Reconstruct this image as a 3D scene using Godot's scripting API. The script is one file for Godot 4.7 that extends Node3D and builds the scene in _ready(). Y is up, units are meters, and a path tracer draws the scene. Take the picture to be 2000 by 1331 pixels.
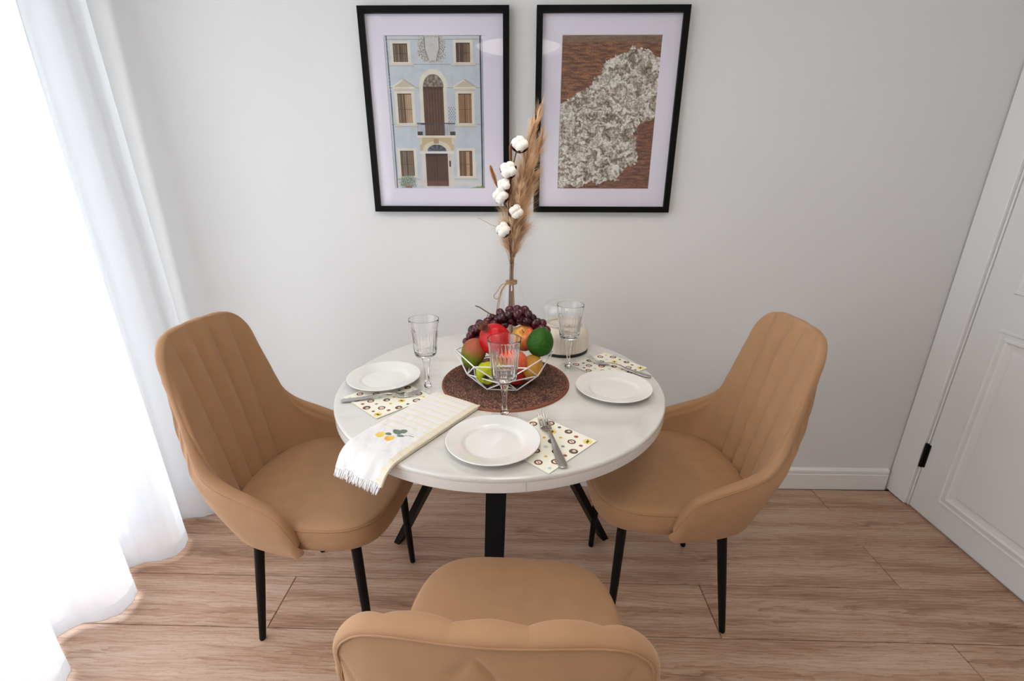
extends Node3D
# A round dining table set for three between velvet shell chairs, beside a sheer-curtained French window.

const WALL_Z := -1.7384      # face of the back wall
const RIGHT_X := 1.634       # face of the right wall
const LEFT_X := -1.45        # face of the window wall
const FRONT_Z := 3.2         # face of the wall behind the camera
const CEIL := 2.7
const TABLE := Vector3(-0.0507, 0.0, -1.1867)
const TOP := 0.75            # height of the table top

var rng := RandomNumberGenerator.new()
var used := {}
var M := {}

# ------------------------------------------------------------------ mesh helpers
class Mesher:
	var v := PackedVector3Array()
	var uv := PackedVector2Array()
	var col := PackedColorArray()
	var idx := PackedInt32Array()
	var tint := Color(1, 1, 1)
	var colored := false

	func vert(p: Vector3, t := Vector2.ZERO) -> int:
		v.append(p)
		uv.append(t)
		col.append(tint)
		return v.size() - 1

	# triangles are given counter-clockwise seen from outside
	func tri(a: int, b: int, c: int) -> void:
		idx.append(a); idx.append(b); idx.append(c)

	func quad(a: int, b: int, c: int, d: int) -> void:
		idx.append(a); idx.append(b); idx.append(c)
		idx.append(a); idx.append(c); idx.append(d)

	# rows of points; close_u joins the last column to the first, close_v the last row to the first
	func grid(rows: Array, close_u := false, close_v := false, flip := false, uvs := []) -> int:
		var base := v.size()
		var nr: int = rows.size()
		var nc: int = rows[0].size()
		for r in nr:
			var row: PackedVector3Array = rows[r]
			for c in nc:
				v.append(row[c])
				uv.append(uvs[r][c] if uvs.size() else Vector2(float(c) / maxi(nc - 1, 1), float(r) / maxi(nr - 1, 1)))
				col.append(tint)
		for r in (nr if close_v else nr - 1):
			var r2 := (r + 1) % nr
			for c in (nc if close_u else nc - 1):
				var c2 := (c + 1) % nc
				var a := base + r * nc + c
				var b := base + r * nc + c2
				var d := base + r2 * nc + c
				var e := base + r2 * nc + c2
				if flip:
					idx.append(a); idx.append(d); idx.append(e)
					idx.append(a); idx.append(e); idx.append(b)
				else:
					idx.append(a); idx.append(b); idx.append(e)
					idx.append(a); idx.append(e); idx.append(d)
		return base

	# profile of (radius, height) turned round y; a repeated point makes a crease
	func lathe(profile: Array, seg: int, at := Vector3.ZERO, wobble = null) -> void:
		var part := []
		var last := Vector2(1e9, 0)
		for k in profile.size() + 1:
			if k == profile.size() or (profile[k] as Vector2).is_equal_approx(last):
				if part.size() > 1:
					var rows := []
					for p: Vector2 in part:
						var row := PackedVector3Array()
						for s in seg:
							var a := TAU * s / seg
							var rr := p.x
							if wobble != null:
								rr = wobble.call(p.x, p.y, a)
							row.append(at + Vector3(rr * cos(a), p.y, -rr * sin(a)))
						rows.append(row)
					grid(rows, true)
				part = []
			if k < profile.size():
				part.append(profile[k])
				last = profile[k]

	# round tube along points, radius a number or one per point
	func tube(pts: Array, radius, seg := 8, capped := true) -> void:
		var n := pts.size()
		var rows := []
		var side := Vector3.ZERO
		for k in n:
			var d: Vector3 = (pts[mini(k + 1, n - 1)] - pts[maxi(k - 1, 0)]).normalized()
			if k == 0:
				side = d.cross(Vector3.UP if absf(d.y) < 0.9 else Vector3.RIGHT).normalized()
			else:
				side = (side - d * side.dot(d)).normalized()
			var other := d.cross(side)
			var r: float = radius[k] if radius is Array or radius is PackedFloat32Array else radius
			var row := PackedVector3Array()
			for s in seg:
				var a := TAU * s / seg
				row.append(pts[k] + (side * cos(a) + other * sin(a)) * r)
			rows.append(row)
		grid(rows, true)
		if capped:
			for e in 2:
				var row: PackedVector3Array = rows[0] if e == 0 else rows[n - 1]
				var m := vert(pts[0] if e == 0 else pts[n - 1])
				var first := v.size()
				for p in row:
					vert(p)
				for s in seg:
					if e == 0:
						tri(m, first + (s + 1) % seg, first + s)
					else:
						tri(m, first + s, first + (s + 1) % seg)

	# box with chamfered edges; t places it
	func box(size: Vector3, c := 0.002, t := Transform3D.IDENTITY) -> void:
		var h := size * 0.5
		var k := Vector3(minf(c, h.x * 0.9), minf(c, h.y * 0.9), minf(c, h.z * 0.9))
		var cor := func(sx, sy, sz, axis) -> Vector3:
			var p := Vector3(sx * (h.x - k.x), sy * (h.y - k.y), sz * (h.z - k.z))
			p[axis] = [sx, sy, sz][axis] * h[axis]
			return t * p
		var face := func(pts: Array) -> void:
			var nrm: Vector3 = (pts[1] - pts[0]).cross(pts[2] - pts[0])
			var mid := Vector3.ZERO
			for p in pts: mid += p
			mid /= pts.size()
			var out := mid - t.origin
			var order := pts
			if nrm.dot(out) < 0.0:
				order = pts.duplicate()
				order.reverse()
			var b := v.size()
			for p in order: vert(p)
			for q in order.size() - 2: tri(b, b + q + 1, b + q + 2)
		for axis in 3:
			var o1 := (axis + 1) % 3
			var o2 := (axis + 2) % 3
			for s in [-1.0, 1.0]:
				var pts := []
				for q in [[-1.0, -1.0], [1.0, -1.0], [1.0, 1.0], [-1.0, 1.0]]:
					var sg := [0.0, 0.0, 0.0]
					sg[axis] = s; sg[o1] = q[0]; sg[o2] = q[1]
					pts.append(cor.call(sg[0], sg[1], sg[2], axis))
				face.call(pts)
			for s1 in [-1.0, 1.0]:
				for s2 in [-1.0, 1.0]:
					var pts := []
					for q in [[-1.0, o1], [1.0, o1], [1.0, o2], [-1.0, o2]]:
						var sg := [0.0, 0.0, 0.0]
						sg[axis] = q[0]; sg[o1] = s1; sg[o2] = s2
						pts.append(cor.call(sg[0], sg[1], sg[2], q[1]))
					face.call(pts)
		for sx in [-1.0, 1.0]:
			for sy in [-1.0, 1.0]:
				for sz in [-1.0, 1.0]:
					face.call([cor.call(sx, sy, sz, 0), cor.call(sx, sy, sz, 1), cor.call(sx, sy, sz, 2)])

	func mesh(weld := false) -> ArrayMesh:
		var n := PackedVector3Array()
		n.resize(v.size())
		for k in range(0, idx.size(), 3):
			var a := idx[k]
			var b := idx[k + 1]
			var c := idx[k + 2]
			var w := (v[b] - v[a]).cross(v[c] - v[a])
			n[a] += w; n[b] += w; n[c] += w
		if weld:
			var sums := {}
			for k in v.size():
				var key := Vector3i((v[k] * 20000.0).round())
				sums[key] = sums.get(key, Vector3.ZERO) + n[k]
			for k in v.size():
				n[k] = sums[Vector3i((v[k] * 20000.0).round())]
		for k in n.size():
			n[k] = n[k].normalized() if n[k].length_squared() > 1e-30 else Vector3.UP
		var order := PackedInt32Array()
		order.resize(idx.size())
		for k in range(0, idx.size(), 3):
			order[k] = idx[k]; order[k + 1] = idx[k + 2]; order[k + 2] = idx[k + 1]
		var arr := []
		arr.resize(Mesh.ARRAY_MAX)
		arr[Mesh.ARRAY_VERTEX] = v
		arr[Mesh.ARRAY_NORMAL] = n
		arr[Mesh.ARRAY_TEX_UV] = uv
		if colored:
			arr[Mesh.ARRAY_COLOR] = col
		arr[Mesh.ARRAY_INDEX] = order
		var m := ArrayMesh.new()
		m.add_surface_from_arrays(Mesh.PRIMITIVE_TRIANGLES, arr)
		return m

func lin(r: float, g: float, b: float) -> Color:   # sRGB bytes to the linear values vertex colours hold
	return Color(r / 255.0, g / 255.0, b / 255.0).srgb_to_linear()

func srgb(r: float, g: float, b: float, a := 1.0) -> Color:
	return Color(r / 255.0, g / 255.0, b / 255.0, a)

func mat(called: String, color: Color, rough := 0.5, metal := 0.0) -> StandardMaterial3D:
	var m := StandardMaterial3D.new()
	m.resource_name = called
	m.albedo_color = color
	m.roughness = rough
	m.metallic = metal
	M[called] = m
	return m

func numbered(called: String) -> String:
	var n: int = used.get(called, 0)
	used[called] = n + 1
	return called if n == 0 else "%s_%03d" % [called, n]

func put(m, material: Material, called: String, parent: Node = null, at := Transform3D.IDENTITY) -> MeshInstance3D:
	var o := MeshInstance3D.new()
	o.mesh = m.mesh() if m is Mesher else m
	o.material_override = material
	o.transform = at
	if parent == null:
		o.name = numbered(called)
		add_child(o)
	else:
		o.name = called
		parent.add_child(o, true)
	return o

func tag(o: Node, label: String, category := "", group := "", kind := "") -> Node:
	o.set_meta("label", label)
	if category: o.set_meta("category", category)
	if group: o.set_meta("group", group)
	if kind: o.set_meta("kind", kind)
	return o

func thing(called: String, at: Vector3, turn := 0.0) -> Node3D:
	var o := Node3D.new()
	o.name = numbered(called)
	add_child(o)
	o.position = at
	o.rotation.y = turn
	return o

func structure(o: Node, label: String, category: String) -> Node:
	return tag(o, label, category, "", "structure")

func block(lo: Vector3, hi: Vector3, c := 0.0005) -> Mesher:
	var m := Mesher.new()
	m.box(hi - lo, c, Transform3D(Basis.IDENTITY, (lo + hi) * 0.5))
	return m

func curve_at(keys: Array, t: float) -> Vector3:   # Catmull-Rom through keys, t counted in keys
	var n := keys.size()
	var k := clampi(int(floor(t)), 0, n - 2)
	var f := t - k
	var a: Vector3 = keys[maxi(k - 1, 0)]
	var b: Vector3 = keys[k]
	var c: Vector3 = keys[k + 1]
	var d: Vector3 = keys[mini(k + 2, n - 1)]
	return b.cubic_interpolate(c, a, d, f)

func smooth_path(keys: Array, per := 6) -> Array:
	var out := []
	for k in (keys.size() - 1) * per + 1:
		out.append(curve_at(keys, float(k) / per))
	return out

func noise(freq: float, seed_: int, octaves := 3) -> FastNoiseLite:
	var n := FastNoiseLite.new()
	n.noise_type = FastNoiseLite.TYPE_SIMPLEX_SMOOTH
	n.frequency = freq
	n.seed = seed_
	n.fractal_octaves = octaves
	return n

# picture made pixel by pixel; f(x, y) gives a colour in sRGB
func picture(w: int, h: int, f: Callable) -> ImageTexture:
	var data := PackedByteArray()
	data.resize(w * h * 3)
	var k := 0
	for y in h:
		for x in w:
			var c: Color = f.call(x, y)
			data[k] = clampi(int(c.r * 255.0), 0, 255)
			data[k + 1] = clampi(int(c.g * 255.0), 0, 255)
			data[k + 2] = clampi(int(c.b * 255.0), 0, 255)
			k += 3
	var im := Image.create_from_data(w, h, false, Image.FORMAT_RGB8, data)
	im.generate_mipmaps()
	return ImageTexture.create_from_image(im)

# ------------------------------------------------------------------ scene
func _ready() -> void:
	rng.seed = 7
	# camera: a 16 mm full-frame view, tilted down
	var cam := Camera3D.new()
	cam.name = "camera"
	cam.fov = 72.398
	cam.near = 0.02
	cam.position = Vector3(0.0, 1.2978, 0.0)
	cam.rotation = Vector3(-0.3438, 0.0165, 0.0022)
	add_child(cam)
	cam.current = true
	# sky: even bright overcast
	var sky_mat := ProceduralSkyMaterial.new()
	sky_mat.sky_top_color = Color(0.80, 0.86, 0.94)
	sky_mat.sky_horizon_color = Color(0.92, 0.94, 0.97)
	sky_mat.ground_horizon_color = Color(0.75, 0.75, 0.74)
	sky_mat.ground_bottom_color = Color(0.55, 0.54, 0.52)
	sky_mat.sun_angle_max = 0.0
	var sky := Sky.new()
	sky.sky_material = sky_mat
	var env := Environment.new()
	env.background_mode = Environment.BG_SKY
	env.sky = sky
	env.background_energy_multiplier = 1.6
	env.tonemap_mode = Environment.TONE_MAPPER_LINEAR
	env.tonemap_exposure = 2.15
	env.sdfgi_enabled = true
	env.ssao_enabled = true
	env.ssil_enabled = true
	var world := WorldEnvironment.new()
	world.name = "world_environment"
	world.environment = env
	add_child(world)
	# daylight entering through the French window
	var day := AreaLight3D.new()
	day.name = "window_daylight"
	day.area_size = Vector2(2.7, 2.2)
	day.area_normalize_energy = true
	day.light_energy = 4.5
	day.light_color = Color(0.97, 0.985, 1.0)
	day.area_range = 12.0
	day.shadow_enabled = true
	day.position = Vector3(LEFT_X - 0.45, 1.25, -0.10)
	day.rotation.y = -PI / 2
	add_child(day)

	materials()
	room()
	dining_table()
	chairs()
	pictures()
	tableware()
	towel()
	fruit_bowl()
	dried_flowers()
	canister()
	pendant_lamp()
	added_fill_lamp()
	curtains()

func materials() -> void:
	mat("wall_paint", srgb(226, 225, 223), 0.9)
	mat("ceiling_paint", srgb(238, 238, 238), 0.9)
	mat("white_trim", srgb(236, 235, 233), 0.35)
	mat("white_door", srgb(232, 231, 228), 0.32)
	mat("window_white", srgb(240, 240, 240), 0.4)
	mat("joint_dark", srgb(62, 46, 36), 0.8)
	mat("black_metal", srgb(12, 11, 11), 0.5).metallic_specular = 0.3
	mat("black_frame", srgb(9, 9, 9), 0.5).metallic_specular = 0.25
	mat("hinge_grey", srgb(150, 152, 155), 0.4, 0.6)
	mat("mat_board", srgb(226, 221, 232), 0.85)
	mat("back_board", srgb(120, 100, 80), 0.9)
	var glass := mat("picture_glass", Color(1, 1, 1, 0.0), 0.0)
	glass.transparency = BaseMaterial3D.TRANSPARENCY_ALPHA
	var pane := mat("window_glass", Color(1, 1, 1, 0.02), 0.0)
	pane.transparency = BaseMaterial3D.TRANSPARENCY_ALPHA
	var bottle := mat("bottle_glass", Color(0.93, 0.97, 0.97, 0.05), 0.02)
	bottle.transparency = BaseMaterial3D.TRANSPARENCY_ALPHA
	var crystal := mat("crystal", Color(1, 1, 1, 0.0), 0.0)
	crystal.refraction_enabled = true
	crystal.refraction_scale = 0.05
	var foot := mat("foot_glass", Color(0.98, 0.99, 1.0, 0.03), 0.0)
	foot.transparency = BaseMaterial3D.TRANSPARENCY_ALPHA
	# velvet: short pile with a sheen
	var pile := noise(0.9, 31, 2)
	pile.fractal_octaves = 3
	var velvet := mat("velvet", srgb(180, 137, 98), 0.85)
	velvet.rim_enabled = true
	velvet.rim = 0.7
	velvet.rim_tint = 0.6
	var soft := noise(0.02, 5, 4)
	velvet.albedo_texture = picture(256, 256, func(x, y):
		# mottling of the brushed pile, tileable by blending
		var fx: float = x / 256.0
		var a := soft.get_noise_2d(x, y)
		var b := soft.get_noise_2d(x - 256.0, y)
		var fy: float = y / 256.0
		var c := soft.get_noise_2d(x, y - 256.0)
		var d := soft.get_noise_2d(x - 256.0, y - 256.0)
		var n := lerpf(lerpf(a, b, fx), lerpf(c, d, fx), fy)
		var k := 0.95 + 0.05 * n
		return Color(k, k, k))
	velvet.uv1_triplanar = true
	velvet.uv1_scale = Vector3(3.0, 3.0, 3.0)
	var thread := mat("velvet_piping", srgb(170, 128, 90), 0.8)
	thread.rim_enabled = true
	thread.rim = 0.4
	mat("seam_thread", srgb(196, 142, 88), 0.7)
	var china := mat("white_china", srgb(238, 236, 231), 0.12)
	china.clearcoat_enabled = true
	china.clearcoat = 0.6
	china.clearcoat_roughness = 0.05
	mat("steel", srgb(196, 194, 192), 0.22, 1.0)
	mat("white_wire", srgb(240, 240, 240), 0.35)
	var skin := mat("fruit_skin", Color(1, 1, 1), 0.34)
	skin.metallic_specular = 0.4
	skin.vertex_color_use_as_albedo = true
	var grape := mat("grape_skin", Color(1, 1, 1), 0.3)
	grape.vertex_color_use_as_albedo = true
	var matte := mat("fruit_matte", Color(1, 1, 1), 0.5)
	matte.metallic_specular = 0.3
	matte.vertex_color_use_as_albedo = true
	mat("twig", srgb(84, 66, 46), 0.8)
	mat("dry_stem", srgb(168, 130, 86), 0.8)
	var plume := mat("plume", Color(1, 1, 1), 0.85)
	plume.vertex_color_use_as_albedo = true
	plume.backlight_enabled = true
	plume.backlight = Color(0.95, 0.88, 0.76)
	mat("cotton", srgb(240, 235, 226), 0.95)
	mat("bract", srgb(104, 68, 50), 0.8)
	mat("cinnamon", srgb(122, 70, 48), 0.7)
	mat("twine", srgb(178, 138, 92), 0.9)
	mat("rubber_black", srgb(24, 24, 24), 0.5)
	var ribbed := mat("cream_ribbed", srgb(231, 220, 204), 0.25)
	ribbed.clearcoat_enabled = true
	ribbed.clearcoat = 0.4
	mat("lamp_white", srgb(232, 232, 232), 0.45)
	var rope := mat("woven_brown", Color(1, 1, 1), 0.7)
	rope.vertex_color_use_as_albedo = true
	var sheer := mat("sheer", srgb(247, 248, 250, 0.84), 0.9)
	sheer.transparency = BaseMaterial3D.TRANSPARENCY_ALPHA
	sheer.backlight_enabled = true
	sheer.backlight = Color(0.95, 0.96, 0.97)
	mat("hem_cord", srgb(170, 172, 172), 0.8)
	# table top: white stone pattern with faint warm-grey clouds under gloss
	var cloud := noise(0.006, 11, 5)
	var vein := noise(0.004, 23, 4)
	var stone := mat("stone_top", Color(1, 1, 1), 0.1)
	stone.albedo_texture = picture(512, 512, func(x, y):
		var c := clampf(cloud.get_noise_2d(x, y * 2.2) * 1.4, 0.0, 1.0)
		var w := absf(vein.get_noise_2d(x + 40.0 * cloud.get_noise_2d(y, x), y * 2.0))
		var s := clampf(1.0 - w * 16.0, 0.0, 1.0) * 0.14 + c * 0.42
		return srgb(222, 219, 212).lerp(srgb(196, 190, 181), clampf(s, 0.0, 1.0)))
	stone.clearcoat_enabled = true
	stone.clearcoat = 0.7
	stone.clearcoat_roughness = 0.04
	mat("table_edge", srgb(220, 214, 207), 0.22)
	mat("table_edge_seam", srgb(176, 168, 160), 0.5)
	# oak-look planks: six different boards side by side in one picture
	var oak := mat("oak_planks", Color(1, 1, 1), 0.36)
	oak.albedo_texture = wood_picture()

func wood_picture() -> ImageTexture:
	var w := 1280
	var each := 176
	var broad := noise(1.0, 3, 3)
	var fine := noise(1.0, 9, 2)
	var light := srgb(205, 175, 152)
	var mid := srgb(176, 136, 108)
	var dark := srgb(116, 78, 57)
	var grey := srgb(216, 190, 167)
	var boards := []
	for b in 6:
		boards.append({"yc": rng.randf_range(-0.05, 0.05), "tilt": rng.randf_range(0.012, 0.035) * (1 if b % 2 else -1), "d0": rng.randf_range(-0.012, 0.02), "kx": rng.randf_range(0.2, 1.2), "ky": rng.randf_range(-0.06, 0.06), "tone": rng.randf_range(-0.10, 0.12)})
	return picture(w, each * 6, func(px, py):
		var b: int = py / each
		var d: Dictionary = boards[b]
		var x: float = px * 1.38 / w
		var y: float = (py % each) * 0.192 / each - 0.096
		var o: float = b * 17.3
		var low: float = broad.get_noise_2d(x * 1.3 + o, y * 7.0)
		var kx: float = (x - d.kx) / 0.09
		var ky: float = (y - d.ky) / 0.022
		var knot: float = exp(-(kx * kx + ky * ky))
		var depth: float = d.d0 + d.tilt * (x - 0.69) + 0.012 * low
		var yy: float = y - d.yc + 0.010 * broad.get_noise_2d(x * 2.2 + o, y * 5.0 + 40.0) + 0.014 * knot * signf(ky)
		var ring: float = sqrt(yy * yy + depth * depth) * 95.0 + 0.35 * fine.get_noise_2d(x * 9.0 + o, y * 60.0)
		var s: float = ring - floorf(ring)
		var late: float = s * s * s * 1.15
		var fibre: float = fine.get_noise_2d(x * 7.0 + o, y * 420.0)
		var pore: float = clampf((fine.get_noise_2d(x * 26.0, y * 700.0 + o) - 0.35) * 3.0, 0.0, 1.0)
		var patch: float = broad.get_noise_2d(x * 1.1 + o + 90.0, y * 16.0)
		var t: float = 0.36 + d.tone + 0.46 * patch + 0.34 * late + 0.20 * fibre
		var c: Color = light.lerp(mid, clampf(t * 1.4, 0.0, 1.0)).lerp(dark, clampf((t - 0.5) * 0.9 + 0.5 * knot * knot, 0.0, 0.8))
		c = c.lerp(dark, pore * 0.28)
		c = c.lerp(grey, clampf(-fibre * 0.8 - 0.1, 0.0, 0.35))
		return c)

# ------------------------------------------------------------------ room
func room() -> void:
	# floor: a slab carrying planks, turned a little from the wall
	var slab := put(block(Vector3(-1.75, -0.12, WALL_Z - 0.15), Vector3(RIGHT_X + 0.2, -0.009, FRONT_Z + 0.15)), M.joint_dark, "floor")
	structure(slab, "rosy brown oak plank floor laid parallel to the picture wall", "floor")
	var turn := -0.0069
	var variants := {}
	var row := 0
	var z0 := -1.5946 - 0.192
	while z0 < FRONT_Z - 0.03:
		var za := maxf(z0, WALL_Z + 0.008)
		var zb := minf(z0 + 0.192, FRONT_Z - 0.03)
		var x := -0.763 - 1.366 + (0.683 if row % 2 == 1 else 0.0)
		if row % 2 == 0: x = 1.27 - 1.366 * 3
		else: x = 0.602 - 1.366 * 2
		while x < RIGHT_X:
			var xa := maxf(x, LEFT_X - 0.2)
			var xb := minf(x + 1.366, RIGHT_X - 0.006)
			if xb > xa + 0.01:
				var kind := rng.randi_range(0, 5)
				var flip := rng.randf() < 0.5
				var key := "%.3f %.3f %.3f %d %s" % [xb - xa, zb - za, xa - x, kind, flip]
				if not variants.has(key):
					variants[key] = plank(xb - xa, zb - za, (xa - x) / 1.366, kind, flip)
				var mid := Vector3((xa + xb) * 0.5, -0.009, (za + zb) * 0.5)
				put(variants[key], M.oak_planks, "plank", slab, Transform3D(Basis(Vector3.UP, turn), mid.rotated(Vector3.UP, turn)))
			x += 1.366
		z0 += 0.192
		row += 1
	# walls and ceiling, all with thickness
	structure(put(block(Vector3(LEFT_X - 0.2, -0.12, WALL_Z - 0.15), Vector3(RIGHT_X + 0.15, CEIL + 0.1, WALL_Z)), M.wall_paint, "wall_back"), "plain white wall the two pictures hang on", "wall")
	structure(put(block(Vector3(RIGHT_X, -0.12, WALL_Z), Vector3(RIGHT_X + 0.15, CEIL + 0.1, FRONT_Z)), M.wall_paint, "wall_right"), "white wall that holds the panelled door", "wall")
	structure(put(block(Vector3(LEFT_X - 0.2, -0.12, FRONT_Z), Vector3(RIGHT_X + 0.15, CEIL + 0.1, FRONT_Z + 0.15)), M.wall_paint, "wall_front"), "white wall across the room from the pictures", "wall")
	structure(put(block(Vector3(LEFT_X - 0.2, CEIL, WALL_Z), Vector3(RIGHT_X, CEIL + 0.1, FRONT_Z)), M.ceiling_paint, "ceiling"), "plain white ceiling over the dining table", "ceiling")
	var wl := Mesher.new()
	for b in [[Vector3(LEFT_X - 0.2, -0.12, WALL_Z), Vector3(LEFT_X, CEIL, -1.50)], [Vector3(LEFT_X - 0.2, 2.35, -1.50), Vector3(LEFT_X, CEIL, 1.30)], [Vector3(LEFT_X - 0.2, -0.12, 1.30), Vector3(LEFT_X, CEIL, FRONT_Z)], [Vector3(LEFT_X - 0.2, -0.12, -1.50), Vector3(LEFT_X, 0.0, 1.30)]]:
		wl.box(b[1] - b[0], 0.0004, Transform3D(Basis.IDENTITY, (b[0] + b[1]) * 0.5))
	structure(put(wl, M.wall_paint, "wall_left"), "white wall round the French window behind the sheer curtain", "wall")
	french_window()
	skirting()
	door()

func plank(len_: float, wide: float, from: float, kind: int, flip: bool) -> ArrayMesh:
	var m := Mesher.new()
	var hx := len_ * 0.5 - 0.0009
	var hz := wide * 0.5 - 0.0009
	var c := 0.0018
	var t := 0.009
	var pt := func(x: float, y: float, z: float) -> int:
		var u := from + (x + len_ * 0.5) / 1.366
		var w := (z + wide * 0.5) / 0.192
		if flip:
			u = 1.0 - u
			w = 1.0 - w
		return m.vert(Vector3(x, y, z), Vector2(clampf(u, 0.002, 0.998), (kind + clampf(w, 0.01, 0.99)) / 6.0))
	var ring := func(x: float, y: float, z: float) -> Array:
		return [pt.call(-x, y, z), pt.call(x, y, z), pt.call(x, y, -z), pt.call(-x, y, -z)]
	var top: Array = ring.call(hx - c, t, hz - c)
	m.quad(top[0], top[1], top[2], top[3])
	for pair in [[hx - c, t, hz - c, hx, t - c, hz], [hx, t - c, hz, hx, 0.0, hz]]:
		var a: Array = ring.call(pair[0], pair[1], pair[2])
		var b: Array = ring.call(pair[3], pair[4], pair[5])
		for k in 4:
			var j := (k + 1) % 4
			# own corners so that the bevel stays crisp
			var q := [m.v[a[k]], m.v[b[k]], m.v[b[j]], m.v[a[j]]]
			var uvq := [m.uv[a[k]], m.uv[b[k]], m.uv[b[j]], m.uv[a[j]]]
			var i0 := m.vert(q[0], uvq[0])
			m.vert(q[1], uvq[1]); m.vert(q[2], uvq[2]); m.vert(q[3], uvq[3])
			m.quad(i0, i0 + 1, i0 + 2, i0 + 3)
	return m.mesh()

func french_window() -> void:
	var w := Node3D.new()
	w.name = numbered("window_1")
	add_child(w)
	structure(w, "white French window behind the sheer curtain", "window")
	var x := LEFT_X - 0.09
	var z0 := -1.50
	var z1 := 1.30
	put(block(Vector3(x - 0.035, 0.0, z0), Vector3(x + 0.035, 2.35, z0 + 0.05), 0.004), M.window_white, "frame_post", w)
	put(block(Vector3(x - 0.035, 0.0, z1 - 0.05), Vector3(x + 0.035, 2.35, z1), 0.004), M.window_white, "frame_post", w)
	put(block(Vector3(x - 0.035, 2.28, z0 + 0.05), Vector3(x + 0.035, 2.35, z1 - 0.05), 0.004), M.window_white, "frame_head", w)
	put(block(Vector3(x - 0.035, 0.0, z0 + 0.05), Vector3(x + 0.035, 0.05, z1 - 0.05), 0.004), M.window_white, "threshold", w)
	var n := 3
	var sw := (z1 - z0 - 0.10) / n
	for k in n:
		var a := z0 + 0.05 + sw * k + 0.004
		var b := a + sw - 0.008
		var s := put(block(Vector3(x - 0.03, 0.055, a), Vector3(x + 0.03, 2.275, a + 0.075), 0.004), M.window_white, "sash", w)
		put(block(Vector3(x - 0.03, 0.055, b - 0.075), Vector3(x + 0.03, 2.275, b), 0.004), M.window_white, "stile", s)
		put(block(Vector3(x - 0.03, 0.055, a + 0.075), Vector3(x + 0.03, 0.16, b - 0.075), 0.004), M.window_white, "bottom_panel", s)
		put(block(Vector3(x - 0.03, 2.185, a + 0.075), Vector3(x + 0.03, 2.275, b - 0.075), 0.004), M.window_white, "top_rail", s)
		put(block(Vector3(x - 0.004, 0.16, a + 0.075), Vector3(x + 0.004, 2.185, b - 0.075), 0.0004), M.window_glass, "pane", s)
		if k == 0:
			for hy in [0.34, 0.95, 1.9]:
				put(block(Vector3(x + 0.03, hy - 0.045, a - 0.016), Vector3(x + 0.048, hy + 0.045, a + 0.022), 0.003), M.hinge_grey, "hinge", s)

func skirting() -> void:
	# moulded board: profile of depth from the wall against height
	var prof := [Vector2(0.016, 0.0), Vector2(0.016, 0.074), Vector2(0.0135, 0.0765), Vector2(0.0135, 0.080), Vector2(0.0145, 0.082), Vector2(0.0145, 0.0925), Vector2(0.011, 0.098), Vector2(0.006, 0.102), Vector2(0.0, 0.102)]
	var runs := [["baseboard_back", Vector3(LEFT_X, 0, WALL_Z), Vector3(RIGHT_X - 0.034, 0, WALL_Z), Vector3(0, 0, 1), "white moulded skirting board under the pictures"], ["baseboard_right", Vector3(RIGHT_X, 0, -0.62), Vector3(RIGHT_X, 0, FRONT_Z), Vector3(-1, 0, 0), "white moulded skirting board past the door"], ["baseboard_front", Vector3(RIGHT_X - 0.02, 0, FRONT_Z), Vector3(LEFT_X, 0, FRONT_Z), Vector3(0, 0, -1), "white moulded skirting board across the room"]]
	for r in runs:
		var m := Mesher.new()
		for k in prof.size() - 1:
			var a: Vector2 = prof[k]
			var b: Vector2 = prof[k + 1]
			var i := m.vert(r[1] + r[3] * a.x + Vector3.UP * a.y)
			m.vert(r[2] + r[3] * a.x + Vector3.UP * a.y)
			m.vert(r[2] + r[3] * b.x + Vector3.UP * b.y)
			m.vert(r[1] + r[3] * b.x + Vector3.UP * b.y)
			m.quad(i, i + 1, i + 2, i + 3)
		for e in [1, 2]:
			var i := m.vert(r[e])
			var first := m.v.size()
			for p: Vector2 in prof:
				m.vert(r[e] + r[3] * p.x + Vector3.UP * p.y)
			for k in prof.size() - 1:
				if e == 1: m.tri(i, first + k, first + k + 1)
				else: m.tri(i, first + k + 1, first + k)
		structure(put(m, M.white_trim, r[0]), r[4], "skirting board")

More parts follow.
